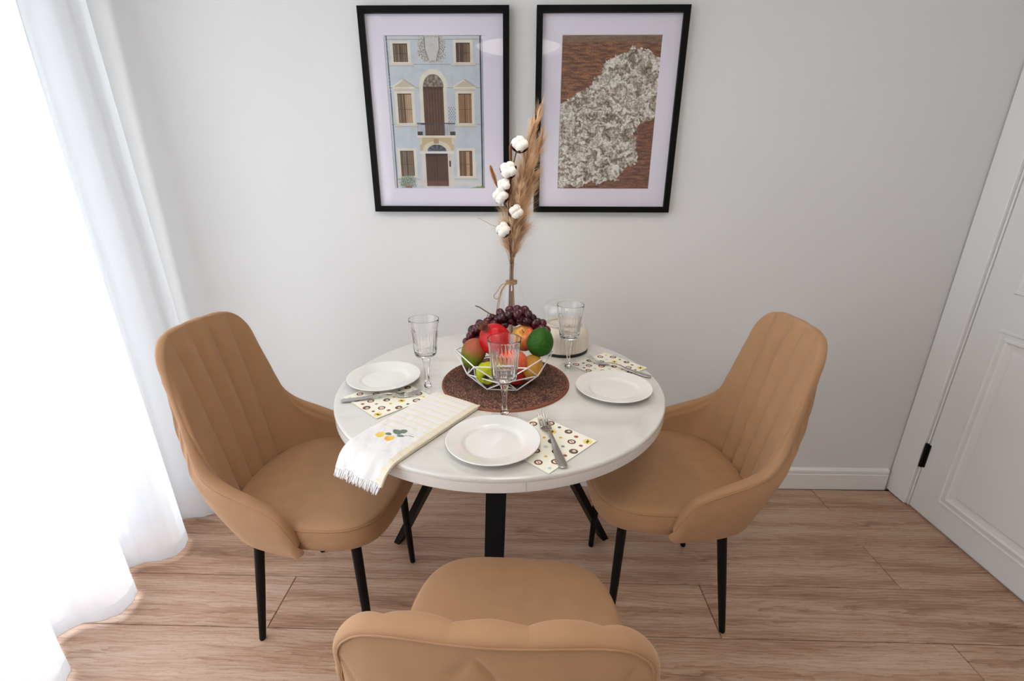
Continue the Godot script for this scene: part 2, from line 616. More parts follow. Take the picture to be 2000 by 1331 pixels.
func door() -> void:
	# casing
	var c := Node3D.new()
	c.name = numbered("trim_1")
	add_child(c)
	structure(c, "flat white door casing in the corner beside the picture wall", "door casing")
	var x := RIGHT_X
	put(block(Vector3(x - 0.022, 0.004, WALL_Z + 0.004), Vector3(x, 2.16, -1.632), 0.002), M.white_trim, "side_casing", c)
	put(block(Vector3(x - 0.022, 0.004, -0.725), Vector3(x, 2.16, -0.625), 0.002), M.white_trim, "side_casing", c)
	put(block(Vector3(x - 0.022, 2.055, -1.632), Vector3(x, 2.16, -0.725), 0.002), M.white_trim, "head_casing", c)
	put(block(Vector3(x - 0.0115, 0.004, -1.6305), Vector3(x - 0.001, 2.055, -1.6235), 0.0015), M.white_trim, "jamb_bead", c)
	# leaf
	var d := Node3D.new()
	d.name = numbered("door_1")
	add_child(d)
	d.position = Vector3(x - 0.0035, 0.009, -1.620)
	structure(d, "white panelled door with black hinges closed in the side wall", "door")
	var w := 0.89
	var h := 2.035
	put(block(Vector3(-0.006, 0, 0), Vector3(0.003, h, w), 0.0015), M.white_door, "leaf", d)
	for span in [[0.095, 0.80], [0.92, 1.94]]:
		var lo := Vector2(0.100, span[0])
		var hi := Vector2(w - 0.100, span[1])
		# moulding: rings of relief, inset from the outer line against height off the leaf
		var m := Mesher.new()
		var prof := [Vector2(0.0, 0.0), Vector2(0.003, 0.004), Vector2(0.009, 0.0045), Vector2(0.013, 0.0015), Vector2(0.024, 0.0015), Vector2(0.027, 0.0065), Vector2(0.034, 0.0075), Vector2(0.040, 0.003), Vector2(0.052, 0.001), Vector2(0.062, 0.0005), Vector2(0.066, 0.004), Vector2(0.072, 0.0045)]
		for k in prof.size() - 1:
			var ring := []
			for q in 2:
				var p: Vector2 = prof[k + q]
				var a := lo + Vector2(p.x, p.x)
				var b := hi - Vector2(p.x, p.x)
				ring.append([Vector3(-0.006 - p.y, a.y, a.x), Vector3(-0.006 - p.y, a.y, b.x), Vector3(-0.006 - p.y, b.y, b.x), Vector3(-0.006 - p.y, b.y, a.x)])
			for s in 4:
				var j := (s + 1) % 4
				var i := m.vert(ring[0][s])
				m.vert(ring[0][j]); m.vert(ring[1][j]); m.vert(ring[1][s])
				m.quad(i, i + 1, i + 2, i + 3)
		var e: Vector2 = prof[prof.size() - 1]
		var i := m.vert(Vector3(-0.006 - e.y, lo.y + e.x, lo.x + e.x))
		m.vert(Vector3(-0.006 - e.y, lo.y + e.x, hi.x - e.x))
		m.vert(Vector3(-0.006 - e.y, hi.y - e.x, hi.x - e.x))
		m.vert(Vector3(-0.006 - e.y, hi.y - e.x, lo.x + e.x))
		m.quad(i, i + 1, i + 2, i + 3)
		put(m, M.white_door, "raised_panel", d)
	for hy in [0.235, 1.75]:
		var hm := Mesher.new()
		hm.tube([Vector3(-0.0125, hy - 0.052, -0.003), Vector3(-0.0125, hy + 0.052, -0.003)], 0.0065, 14)
		hm.box(Vector3(0.004, 0.1, 0.012), 0.001, Transform3D(Basis.IDENTITY, Vector3(-0.008, hy, 0.004)))
		tag(put(hm, M.black_metal, "hinge", d), "matt black hinge")
	# lever handle on the far stile, out of the picture
	var hd := Mesher.new()
	hd.tube([Vector3(-0.006, 1.0, w - 0.06), Vector3(-0.05, 1.0, w - 0.06), Vector3(-0.056, 1.0, w - 0.075), Vector3(-0.056, 1.0, w - 0.18)], 0.009, 12)
	put(hd, M.black_metal, "handle", d)

# ------------------------------------------------------------------ table
func dining_table() -> void:
	var t := thing("dining_table", TABLE)
	tag(t, "round white stone-look dining table on splayed black metal legs", "table")
	var r := 0.441
	var m := Mesher.new()
	# top sheet
	var prof := [Vector2(r - 0.004, 0.739), Vector2(r - 0.0005, 0.740), Vector2(r - 0.0005, 0.740), Vector2(r, 0.742), Vector2(r, 0.746), Vector2(r - 0.0012, 0.7488), Vector2(r - 0.004, 0.75), Vector2(r - 0.008, 0.75)]
	m.lathe(prof, 160)
	var mid := m.vert(Vector3(0, 0.75, 0), Vector2(0.5, 0.5))
	var first := m.v.size()
	for s in 160:
		var a := TAU * s / 160
		m.vert(Vector3((r - 0.008) * cos(a), 0.75, -(r - 0.008) * sin(a)))
	for s in 160:
		m.tri(mid, first + s, first + (s + 1) % 160)
	for k in m.v.size():
		m.uv[k] = Vector2(0.5 + m.v[k].x / 0.95, 0.5 + m.v[k].z / 0.95)
	put(m, M.stone_top, "tabletop", t)
	var e := Mesher.new()
	e.lathe([Vector2(0.0, 0.7135), Vector2(r - 0.006, 0.7135), Vector2(r - 0.006, 0.7135), Vector2(r - 0.003, 0.7145), Vector2(r - 0.0012, 0.717), Vector2(r - 0.0012, 0.7375), Vector2(r - 0.0022, 0.739), Vector2(r - 0.0022, 0.739), Vector2(0.0, 0.739)], 160)
	var band := put(e, M.table_edge, "edge_band", t)
	# butt joint of the edging strip
	var j := Mesher.new()
	var ja := atan2(0.437, 0.067)
	j.box(Vector3(0.0012, 0.0225, 0.002), 0.0002, Transform3D(Basis(Vector3.UP, ja - PI / 2).rotated(Vector3.UP, 0.0), Vector3((r - 0.0016) * cos(ja), 0.7265, (r - 0.0016) * sin(ja))))
	put(j, M.table_edge_seam, "edging_joint", band)
	var plate := Mesher.new()
	plate.lathe([Vector2(0.0, 0.7055), Vector2(0.11, 0.7055), Vector2(0.11, 0.7055), Vector2(0.11, 0.7135), Vector2(0.11, 0.7135), Vector2(0.0, 0.7135)], 48)
	put(plate, M.black_metal, "mounting_plate", t)
	# three flat splayed legs
	for a in [deg_to_rad(92.0), deg_to_rad(207.0), deg_to_rad(-32.0)]:
		var out := Vector3(cos(a), 0, sin(a))
		var across := Vector3(-sin(a), 0, cos(a))
		var lm := Mesher.new()
		var rows := []
		for k in 2:
			var wide: float = [0.029, 0.019][k]
			var deep: float = 0.0125
			var p: Vector3 = [out * 0.075 + Vector3.UP * 0.712, out * 0.44 + Vector3.UP * 0.0][k]
			rows.append([p - across * wide - out * deep, p + across * wide - out * deep, p + across * wide + out * deep, p - across * wide + out * deep])
		for s in 4:
			var n := (s + 1) % 4
			var i := lm.vert(rows[0][s])
			lm.vert(rows[0][n]); lm.vert(rows[1][n]); lm.vert(rows[1][s])
			lm.quad(i, i + 3, i + 2, i + 1)
		for k in 2:
			var i := lm.v.size()
			for s in 4: lm.vert(rows[k][s])
			if k == 0: lm.quad(i, i + 3, i + 2, i + 1)
			else: lm.quad(i, i + 1, i + 2, i + 3)
		# make every face point outwards
		for k in range(0, lm.idx.size(), 3):
			var pa := lm.v[lm.idx[k]]
			var pb := lm.v[lm.idx[k + 1]]
			var pc := lm.v[lm.idx[k + 2]]
			var mid2: Vector3 = (pa + pb + pc) / 3.0
			var axis: Vector3 = (out * 0.075 + Vector3.UP * 0.712).lerp(out * 0.44, clampf(1.0 - mid2.y / 0.712, 0.0, 1.0))
			var away := mid2 - axis
			if mid2.y > 0.71: away = Vector3.UP
			elif mid2.y < 0.001: away = Vector3.DOWN
			if (pb - pa).cross(pc - pa).dot(away) < 0.0:
				var s := lm.idx[k + 1]
				lm.idx[k + 1] = lm.idx[k + 2]
				lm.idx[k + 2] = s
		put(lm, M.black_metal, "leg", t)

# ------------------------------------------------------------------ chairs
# Right half of the shell, from the middle of the back to the front end of the arm: the rim (x, height, -forward) and the foot of the shell below it.
var RIM := [Vector3(0, 0.924, 0.306), Vector3(0.033, 0.924, 0.305), Vector3(0.098, 0.919, 0.297), Vector3(0.13, 0.899, 0.287), Vector3(0.15, 0.864, 0.276), Vector3(0.16, 0.817, 0.267), Vector3(0.168, 0.748, 0.253), Vector3(0.176, 0.68, 0.234), Vector3(0.186, 0.622, 0.208), Vector3(0.196, 0.584, 0.172), Vector3(0.203, 0.559, 0.12), Vector3(0.207, 0.535, 0.058), Vector3(0.208, 0.506, 0.006), Vector3(0.2075, 0.468, -0.018), Vector3(0.206, 0.428, -0.028), Vector3(0.205, 0.396, -0.03)]
var FOOT := [Vector3(0, 0.386, 0.205), Vector3(0.029, 0.386, 0.205), Vector3(0.085, 0.386, 0.197), Vector3(0.107, 0.386, 0.187), Vector3(0.124, 0.386, 0.176), Vector3(0.137, 0.386, 0.165), Vector3(0.15, 0.386, 0.15), Vector3(0.163, 0.386, 0.132), Vector3(0.174, 0.386, 0.11), Vector3(0.184, 0.386, 0.086), Vector3(0.192, 0.386, 0.057), Vector3(0.198, 0.386, 0.026), Vector3(0.202, 0.386, 0.001), Vector3(0.204, 0.386, -0.016), Vector3(0.205, 0.386, -0.026), Vector3(0.205, 0.386, -0.03)]

func shell_mid(u: float, w: float) -> Vector3:   # u in keys, negative on the left; w from foot to rim
	var s := -1.0 if u < 0.0 else 1.0
	var a := curve_at(FOOT, absf(u))
	var b := curve_at(RIM, absf(u))
	var p := a.lerp(b, w)
	# the back swells a little towards the sitter low down, the sides bow outwards
	var tall := clampf((b.y - a.y) / 0.5, 0.0, 1.0)
	var bow := sin(PI * w) * tall
	p.z -= 0.010 * bow * clampf(1.0 - absf(u) / 5.0, 0.0, 1.0)
	p.x += 0.012 * bow * clampf((absf(u) - 3.0) / 4.0, 0.0, 1.0)
	p.x *= s
	return p

func shell_normal(u: float, w: float) -> Vector3:   # away from the sitter
	var du := 0.04
	var ua := clampf(u, -14.6, 14.6)
	var a := shell_mid(ua + du, w) - shell_mid(ua - du, w)
	var w0 := clampf(w, 0.03, 0.97)
	var b := shell_mid(ua, w0 + 0.03) - shell_mid(ua, w0 - 0.03)
	return b.cross(a).normalized() * -1.0

func channel_puff(u: float) -> float:   # padding between the upright seams
	var au := absf(u)
	if au <= 1.0:
		return 0.0135 * (1.0 - pow(au, 2.0))
	if au <= 2.0:
		return 0.0135 * (1.0 - pow(absf(au * 2.0 - 3.0), 2.0))
	return 0.0115 * (1.0 - exp(-(au - 2.0) * 2.6)) * (1.0 - smoothstep(9.0, 14.5, au))

func thickness(u: float, w: float) -> float:
	var au := absf(u)
	var base := lerpf(0.046, 0.030, smoothstep(4.0, 11.0, au))
	return base * lerpf(0.72, 1.0, sin(PI * clampf(w, 0.0, 1.0) * 0.8)) * lerpf(1.0, 0.45, smoothstep(0.70, 1.0, w) * (1.0 - smoothstep(7.0, 10.0, au)))

# across the padded face (k 0..1 foot to rim), over the rim (1..2), to the seam at the rear
func shell_front(u: float, k: float) -> Vector3:
	if k <= 1.0:
		var n := shell_normal(u, k)
		return shell_mid(u, k) - n * channel_puff(u) * smoothstep(0.0, 0.12, k) * (1.0 - 0.58 * smoothstep(0.86, 1.0, k))
	var n := shell_normal(u, 1.0)
	var along := (shell_mid(clampf(u + 0.05, -15, 15), 1.0) - shell_mid(clampf(u - 0.05, -15, 15), 1.0)).normalized()
	var e := along.cross(n).normalized()
	if e.dot(shell_mid(u, 1.0) - (shell_mid(u, 0.85) if absf(u) < 11.0 else Vector3(0, 0.35, 0.12))) < 0.0: e = -e
	var th := thickness(u, 1.0)
	var a := (k - 1.0) * PI
	var mid := shell_mid(u, 1.0) + n * th * 0.5
	var puff := channel_puff(u) * 0.42
	return mid - n * cos(a) * (th * 0.5 + puff * (1.0 - (k - 1.0))) + e * sin(a) * (th * 0.34 + puff * 0.3)

func shell_back(u: float, w: float, groove := true) -> Vector3:
	var n := shell_normal(u, w)
	var p := shell_mid(u, w) + n * thickness(u, w)
	if groove:
		var d := 1.0
		# diamond quilting: two families of slanting seams
		for l0 in [-0.34, -0.175, -0.012, 0.15, 0.31]:
			d = minf(d, absf(p.x - (l0 + 0.55 * (0.9 - p.y))) * 0.876)
			d = minf(d, absf(p.x - (-l0 - 0.03 - 0.55 * (0.9 - p.y))) * 0.876)
		var fade := smoothstep(0.02, 0.10, w) * (1.0 - smoothstep(0.93, 0.99, w)) * (1.0 - smoothstep(4.0, 5.5, absf(u)))
		p -= n * fade * 0.0024 * exp(-d * d / 0.000012)
	return p

func seat_point(a: float, inset: float) -> Vector3:
	var c := cos(a)
	var s := sin(a)
	var front := s > 0.0
	var e := 2.0 / (3.9 if front else 2.5)
	var reach := (0.238 if front else 0.212) - inset
	var x := signf(c) * pow(absf(c), e) * (0.216 - inset)
	var f := signf(s) * pow(absf(s), e) * reach
	if front: x *= 1.0 - 0.03 * f / 0.238
	return Vector3(x, 0.0, -f)

func make_chair() -> Node3D:
	var chair := thing("dining_chair", Vector3.ZERO)
	# rear shell
	var us := []
	var nu := 280
	for k in nu + 1:
		us.append(lerpf(-14.9, 14.9, float(k) / nu))
	var rows := []
	var nw := 110
	for r in nw + 1:
		var row := PackedVector3Array()
		for u in us: row.append(shell_back(u, 1.0 - float(r) / nw))
		rows.append(row)
	# turned in underneath, back to the foot of the padded face
	var under := PackedVector3Array()
	var foot := PackedVector3Array()
	for u in us:
		var a := shell_back(u, 0.0, false)
		var b := shell_front(u, 0.0)
		under.append(a.lerp(b, 0.3) + Vector3(0, -0.005, 0))
		foot.append(b + Vector3(0, -0.004, 0))
	rows.append(under)
	rows.append(foot)
	var m := Mesher.new()
	m.grid(rows)
	var shell := put(m, M.velvet, "backrest", chair)
	# front: five upright channels, the outer two running on into the arms
	var spans := [[-14.9, -2.0, 70], [-2.0, -1.0, 12], [-1.0, 1.0, 22], [1.0, 2.0, 12], [2.0, 14.9, 70]]
	for s in spans:
		var c := Mesher.new()
		var cr := []
		for k in 48:
			var kk := float(k) / 33.0 if k <= 33 else 1.0 + float(k - 33) / 14.0
			var row := PackedVector3Array()
			for q in s[2] + 1:
				row.append(shell_front(lerpf(s[0], s[1], float(q) / s[2]), kk))
			cr.append(row)
		c.grid(cr, false, false, false)
		put(c, M.velvet, "channel" if absf(s[0]) < 3.0 and absf(s[1]) < 3.0 else "side_wing", shell)
	# piping where the padded front meets the rear shell
	var pip := []
	for k in 121:
		pip.append(shell_front(lerpf(-14.9, 14.9, k / 120.0), 2.0))
	var pm := Mesher.new()
	pm.tube(pip, 0.0014, 6)
	put(pm, M.velvet_piping, "edge_piping", shell)
	# seat
	var prof := [Vector2(0.20, 0.386), Vector2(0.05, 0.386), Vector2(0.022, 0.388), Vector2(0.009, 0.394), Vector2(0.003, 0.404), Vector2(0.0005, 0.420), Vector2(0.0, 0.440), Vector2(0.001, 0.452), Vector2(0.004, 0.457), Vector2(0.003, 0.461), Vector2(0.005, 0.466), Vector2(0.012, 0.471), Vector2(0.030, 0.476), Vector2(0.065, 0.480), Vector2(0.12, 0.4825), Vector2(0.205, 0.483)]
	var sr := []
	for p: Vector2 in prof:
		var row := PackedVector3Array()
		for k in 120:
			row.append(seat_point(TAU * k / 120.0, p.x) + Vector3.UP * p.y)
		sr.append(row)
	var sm := Mesher.new()
	sm.grid(sr, true)
	var i := sm.vert(Vector3(0, 0.483, 0))
	var ring := sm.v.size() - 1 - 120
	for k in 120: sm.tri(i, ring + k, ring + (k + 1) % 120)
	var seat := put(sm, M.velvet, "seat", chair)
	var welt := []
	for k in 121: welt.append(seat_point(TAU * k / 120.0, 0.003) + Vector3.UP * 0.459)
	var wm := Mesher.new()
	wm.tube(welt, 0.0024, 6, false)
	put(wm, M.velvet_piping, "seat_piping", seat)
	# legs
	for l in [[-0.158, -0.158, -0.170, -0.172], [0.158, -0.158, 0.170, -0.172], [-0.160, 0.115, -0.172, 0.170], [0.160, 0.115, 0.172, 0.170]]:
		var lm := Mesher.new()
		var a := Vector3(l[0], 0.392, l[1])
		var b := Vector3(l[2], 0.0, l[3])
		lm.tube([a, a.lerp(b, 0.5), a.lerp(b, 0.985), b], [0.0135, 0.0122, 0.0092, 0.0082], 16)
		put(lm, M.black_metal, "leg", chair)
	return chair

func chairs() -> void:
	var a := make_chair()
	var places := [[Vector3(0.4455, 0, -1.2065), deg_to_rad(90.8), "tan velvet dining chair between the table and the white door"], [Vector3(-0.563, 0, -1.138), deg_to_rad(-96.9), "tan velvet dining chair between the table and the sheer curtain"], [Vector3(-0.010, 0, -0.606), deg_to_rad(-2.5), "tan velvet dining chair facing the picture wall, its quilted back outwards"]]
	for k in 3:
		var c: Node3D = a if k == 0 else a.duplicate()
		if k > 0:
			c.name = numbered("dining_chair")
			add_child(c)
		c.position = places[k][0]
		c.rotation.y = places[k][1]
		tag(c, places[k][2], "chair", "velvet chairs round the table")

# ------------------------------------------------------------------ pictures
func pictures() -> void:
	var places := [[-0.5176, "black framed print of an old pale blue villa facade with shuttered windows", facade_picture()], [0.047, "black framed print of white foam on a brown sea wave", wave_picture()]]
	for p in places:
		var f := thing("framed_picture", Vector3(p[0] + 0.239, 1.1698 + 0.3116, WALL_Z))
		tag(f, p[1], "picture", "framed prints on the wall")
		var w := 0.4781
		var h := 0.6232
		var bar := 0.0195
		var deep := 0.026
		# mitred frame bars
		for s in 4:
			var m := Mesher.new()
			var half := Vector2(w, h) * 0.5
			var corners := [Vector2(-half.x, -half.y), Vector2(half.x, -half.y), half, Vector2(-half.x, half.y)]
			var a: Vector2 = corners[s]
			var b: Vector2 = corners[(s + 1) % 4]
			var ia := a - Vector2(signf(a.x), signf(a.y)) * bar
			var ib := b - Vector2(signf(b.x), signf(b.y)) * bar
			var c := 0.0015
			var oa := a - Vector2(signf(a.x), signf(a.y)) * c
			var ob := b - Vector2(signf(b.x), signf(b.y)) * c
			var strips := [[a, b, 0.002, a, b, deep - c], [a, b, deep - c, oa, ob, deep], [oa, ob, deep, ia, ib, deep], [ia, ib, deep, ia, ib, 0.008]]
			for st in strips:
				var i := m.vert(Vector3(st[0].x, st[0].y, st[2]))
				m.vert(Vector3(st[1].x, st[1].y, st[2]))
				m.vert(Vector3(st[4].x, st[4].y, st[5]))
				m.vert(Vector3(st[3].x, st[3].y, st[5]))
				m.quad(i, i + 1, i + 2, i + 3)
			put(m, M.black_frame, "frame_bar", f)
		put(block(Vector3(-w / 2 + 0.004, -h / 2 + 0.004, 0.001), Vector3(w / 2 - 0.004, h / 2 - 0.004, 0.0085), 0.0005), M.back_board, "back_board", f)
		# mount with a cut opening
		var mm := Mesher.new()
		var o := Vector2(w * 0.5 - 0.012, h * 0.5 - 0.012)
		var cx := -0.005 if p[0] < 0.0 else 0.0035
		var lo := Vector2(cx - 0.1595, -0.2325)
		var hi := Vector2(cx + 0.1595, 0.2345)
		var zf := 0.0125
		var outer := [Vector2(-o.x, -o.y), Vector2(o.x, -o.y), o, Vector2(-o.x, o.y)]
		var inner := [lo, Vector2(hi.x, lo.y), hi, Vector2(lo.x, hi.y)]
		for s in 4:
			var n := (s + 1) % 4
			var i := mm.vert(Vector3(outer[s].x, outer[s].y, zf))
			mm.vert(Vector3(outer[n].x, outer[n].y, zf)); mm.vert(Vector3(inner[n].x, inner[n].y, zf)); mm.vert(Vector3(inner[s].x, inner[s].y, zf))
			mm.quad(i, i + 1, i + 2, i + 3)
			var grow := 0.0012
			var j := mm.vert(Vector3(inner[s].x, inner[s].y, zf))
			mm.vert(Vector3(inner[n].x, inner[n].y, zf))
			mm.vert(Vector3(inner[n].x - signf(inner[n].x - cx) * grow, inner[n].y - signf(inner[n].y) * grow, zf - 0.0015))
			mm.vert(Vector3(inner[s].x - signf(inner[s].x - cx) * grow, inner[s].y - signf(inner[s].y) * grow, zf - 0.0015))
			mm.quad(j, j + 1, j + 2, j + 3)
		put(mm, M.mat_board, "mount", f)
		var pr := Mesher.new()
		var i := pr.vert(Vector3(lo.x - 0.003, lo.y - 0.003, 0.0108), Vector2(0, 1))
		pr.vert(Vector3(hi.x + 0.003, lo.y - 0.003, 0.0108), Vector2(1, 1))
		pr.vert(Vector3(hi.x + 0.003, hi.y + 0.003, 0.0108), Vector2(1, 0))
		pr.vert(Vector3(lo.x - 0.003, hi.y + 0.003, 0.0108), Vector2(0, 0))
		pr.quad(i, i + 1, i + 2, i + 3)
		var ink := mat("print_%d" % used.get("framed_picture", 0), Color(1, 1, 1), 0.7)
		ink.albedo_texture = p[2]
		put(pr, ink, "print", f)
		put(block(Vector3(-w / 2 + 0.013, -h / 2 + 0.013, 0.0155), Vector3(w / 2 - 0.013, h / 2 - 0.013, 0.0175), 0.0001), M.picture_glass, "glass", f)

func facade_picture() -> ImageTexture:
	var W := 480
	var H := 700
	var im := Image.create(W, H, false, Image.FORMAT_RGB8)
	im.fill(srgb(194, 202, 208))
	var r := func(u0: float, v0: float, u1: float, v1: float, c: Color) -> void:
		im.fill_rect(Rect2i(int(u0 * W), int(v0 * H), maxi(1, int((u1 - u0) * W)), maxi(1, int((v1 - v0) * H))), c)
	var stone := srgb(222, 216, 203)
	var cream := srgb(206, 194, 170)
	var shade := srgb(150, 146, 138)
	# plaster, cornice and string courses
	r.call(0, 0.0, 1, 0.012, srgb(120, 122, 122))
	r.call(0, 0.012, 1, 0.03, srgb(202, 205, 206))
	r.call(0, 0.03, 1, 0.034, srgb(128, 132, 136))
	r.call(0, 0.178, 1, 0.184, srgb(160, 168, 174))
	r.call(0, 0.31, 1, 0.322, srgb(205, 206, 202))
	r.call(0, 0.322, 1, 0.327, srgb(150, 156, 160))
	r.call(0, 0.555, 1, 0.561, srgb(160, 166, 170))
	r.call(0, 0.94, 1, 0.975, srgb(206, 206, 204))
	r.call(0, 0.0, 0.026, 1.0, srgb(200, 204, 206))
	r.call(0.978, 0.03, 1.0, 0.98, srgb(148, 152, 162))
	# shuttered windows: stone surround, boards, sill
	var wins := [[0.095, 0.057, 0.239, 0.168, 0], [0.722, 0.052, 0.862, 0.168, 1], [0.105, 0.361, 0.250, 0.550, 2], [0.730, 0.361, 0.865, 0.550, 3], [0.090, 0.733, 0.235, 0.906, 0], [0.720, 0.733, 0.860, 0.906, 4]]
	for w in wins:
		r.call(w[0] - 0.03, w[1] - 0.018, w[2] + 0.03, w[3] + 0.012, stone)
		r.call(w[0] - 0.05, w[3] + 0.006, w[2] + 0.05, w[3] + 0.020, srgb(214, 206, 190))
		r.call(w[0] - 0.05, w[3] + 0.020, w[2] + 0.05, w[3] + 0.024, shade)
		var n := 8
		for k in n:
			var a: float = lerpf(w[0], w[2], float(k) / n)
			var b: float = lerpf(w[0], w[2], float(k + 1) / n)
			var c := srgb(104, 86, 62)
			if w[4] == 1: c = srgb(82, 54, 40) if k < 4 else srgb(118, 88, 62)
			elif w[4] == 2: c = srgb(110, 84, 58) if k < 4 else srgb(176, 146, 112)
			elif w[4] == 3: c = srgb(150, 108, 70)
			elif w[4] == 4: c = srgb(112, 74, 46) if k < 4 else (srgb(186, 146, 104) if k < 6 else srgb(104, 68, 44))
			r.call(a, w[1], b, w[3], c)
			r.call(a, w[1], a + 0.004, w[3], c.darkened(0.35))
		r.call((w[0] + w[2]) / 2 - 0.004, w[1], (w[0] + w[2]) / 2 + 0.004, w[3], srgb(48, 32, 24))
		r.call(w[0], w[1], w[2], w[1] + 0.006, srgb(50, 36, 28))
		r.call(w[0], lerpf(w[1], w[3], 0.52), w[2], lerpf(w[1], w[3], 0.53) + 0.002, srgb(70, 48, 34))
		if w[4] in [2, 3]:
			for q in [w[0] - 0.02, w[2] - 0.01]:
				r.call(q, w[3] + 0.022, q + 0.03, w[3] + 0.045, srgb(205, 196, 178))
	# pediments over the middle windows
	for c in [0.178, 0.798]:
		r.call(c - 0.115, 0.318, c + 0.115, 0.332, stone)
		r.call(c - 0.10, 0.332, c + 0.10, 0.345, cream)
		for k in 30:
			var v := 0.272 + 0.046 * k / 30.0
			var half := 0.115 * k / 30.0
			r.call(c - half, v, c + half, v + 0.003, srgb(216, 206, 184) if half < 0.02 or k < 8 else srgb(198, 188, 166))
			r.call(c - half - 0.012, v, c - half + 0.012, v + 0.003, srgb(226, 220, 204))
			r.call(c + half - 0.012, v, c + half + 0.012, v + 0.003, srgb(178, 166, 146))
	# tall door with painted lunette
	var fresco := noise(0.06, 43, 2)
	r.call(0.335, 0.30, 0.615, 0.56, stone)
	for k in 120:
		var a := PI * k / 120.0
		for q in 26:
			var rad := q / 25.0
			var px := 0.476 + 0.142 * rad * cos(a)
			var py := 0.318 - 0.110 * rad * sin(a)
			var c := stone if rad > 0.72 else srgb(92, 78, 66).lerp(srgb(168, 160, 150), clampf(0.5 + 0.9 * fresco.get_noise_2d(px * 400.0, py * 500.0), 0.0, 1.0))
			if rad > 0.68 and rad < 0.75: c = srgb(126, 112, 92)
			r.call(px, py, px + 0.008, py + 0.006, c)
	r.call(0.372, 0.318, 0.580, 0.632, srgb(88, 56, 38))
	for k in 7:
		r.call(0.372 + 0.0297 * k, 0.335, 0.372 + 0.0297 * k + 0.006, 0.632, srgb(58, 36, 26))
		r.call(0.372 + 0.0297 * k + 0.012, 0.345, 0.372 + 0.0297 * k + 0.02, 0.62, srgb(112, 76, 52))
	r.call(0.372, 0.318, 0.580, 0.334, srgb(64, 36, 28))
	# lattice
	for k in 9:
		for q in 6:
			if (k + q) % 2 == 0: r.call(0.625 + q * 0.0125, 0.447 + k * 0.0112, 0.635 + q * 0.0125, 0.453 + k * 0.0112, srgb(66, 78, 92))
	# balcony
	r.call(0.29, 0.548, 0.69, 0.556, srgb(70, 70, 70))
	for k in 34:
		r.call(0.292 + k * 0.0117, 0.556, 0.295 + k * 0.0117, 0.628, srgb(92, 88, 84))
	r.call(0.29, 0.605, 0.345, 0.63, srgb(62, 56, 50))
	r.call(0.635, 0.605, 0.69, 0.63, srgb(62, 56, 50))
	r.call(0.33, 0.548, 0.46, 0.562, srgb(58, 64, 66))
	r.call(0.285, 0.630, 0.695, 0.645, srgb(226, 218, 200))
	r.call(0.31, 0.645, 0.67, 0.735, srgb(198, 178, 138))
	r.call(0.30, 0.645, 0.335, 0.69, srgb(214, 204, 186))
	r.call(0.645, 0.645, 0.68, 0.69, srgb(214, 204, 186))
	for k in 120:
		var a := PI * k / 120.0
		for q in 24:
			var rad := q / 23.0
			var c := srgb(216, 206, 180) if rad > 0.68 else srgb(52, 60, 70).lerp(srgb(96, 108, 120), 0.5 + 0.5 * sin(a * 9.0))
			var px := 0.483 + 0.150 * rad * cos(a)
			var py := 0.736 - 0.070 * rad * sin(a)
			r.call(px, py, px + 0.008, py + 0.005, c)
	r.call(0.455, 0.652, 0.51, 0.685, srgb(168, 142, 108))
	r.call(0.30, 0.736, 0.665, 0.752, srgb(222, 222, 218))
	r.call(0.318, 0.752, 0.655, 0.98, srgb(214, 208, 198))
	r.call(0.362, 0.756, 0.598, 0.980, srgb(78, 48, 36))
	r.call(0.362, 0.752, 0.598, 0.770, srgb(38, 28, 26))
	for k in 8:
		r.call(0.362 + 0.0295 * k, 0.775, 0.366 + 0.0295 * k, 0.980, srgb(54, 32, 24))
		r.call(0.374 + 0.0295 * k, 0.785, 0.378 + 0.0295 * k, 0.970, srgb(104, 68, 48))
	r.call(0.476, 0.76, 0.483, 0.98, srgb(34, 22, 18))
	r.call(0.37, 0.94, 0.59, 0.98, srgb(104, 64, 56))
	r.call(0.612, 0.80, 0.630, 0.842, srgb(48, 52, 54))
	r.call(0.33, 0.978, 0.66, 0.99, srgb(206, 208, 204))
	# carved coat of arms
	var carve := noise(0.09, 41, 3)
	for y in int(0.172 * H):
		for x in range(int(0.34 * W), int(0.625 * W)):
			var u := (float(x) / W - 0.482) / 0.14
			var v := (float(y) / H - 0.085) / 0.086
			var inside := absf(u) < 0.55 * (1.0 - 0.55 * maxf(v, 0.0)) and absf(v) < 0.8
			var d := Vector2(u, v * 0.9).length()
			if inside:
				im.set_pixel(x, y, srgb(204, 203, 198).darkened(0.08 * absf(carve.get_noise_2d(x * 0.5, y * 0.5)) + (0.35 if absf(absf(u) - 0.53 * (1.0 - 0.55 * maxf(v, 0.0))) < 0.05 else 0.0)))
			elif d < 1.0 + 0.35 * carve.get_noise_2d(x, y) and v < 0.95:
				var n := carve.get_noise_2d(x * 1.7, y * 1.7)
				im.set_pixel(x, y, srgb(206, 204, 198).lerp(srgb(84, 82, 80), clampf(0.25 + n * 1.3, 0.0, 1.0)))
	# rain pipes
	for y in H:
		var v := float(y) / H
		r.call(0.030 + 0.004 * sin(v * 3.0), v, 0.042 + 0.004 * sin(v * 3.0), v + 0.002, srgb(62, 72, 80))
	r.call(0.958, 0.0, 0.973, 0.985, srgb(40, 46, 54))
	# plants and grass
	var leaf := noise(0.12, 77, 2)
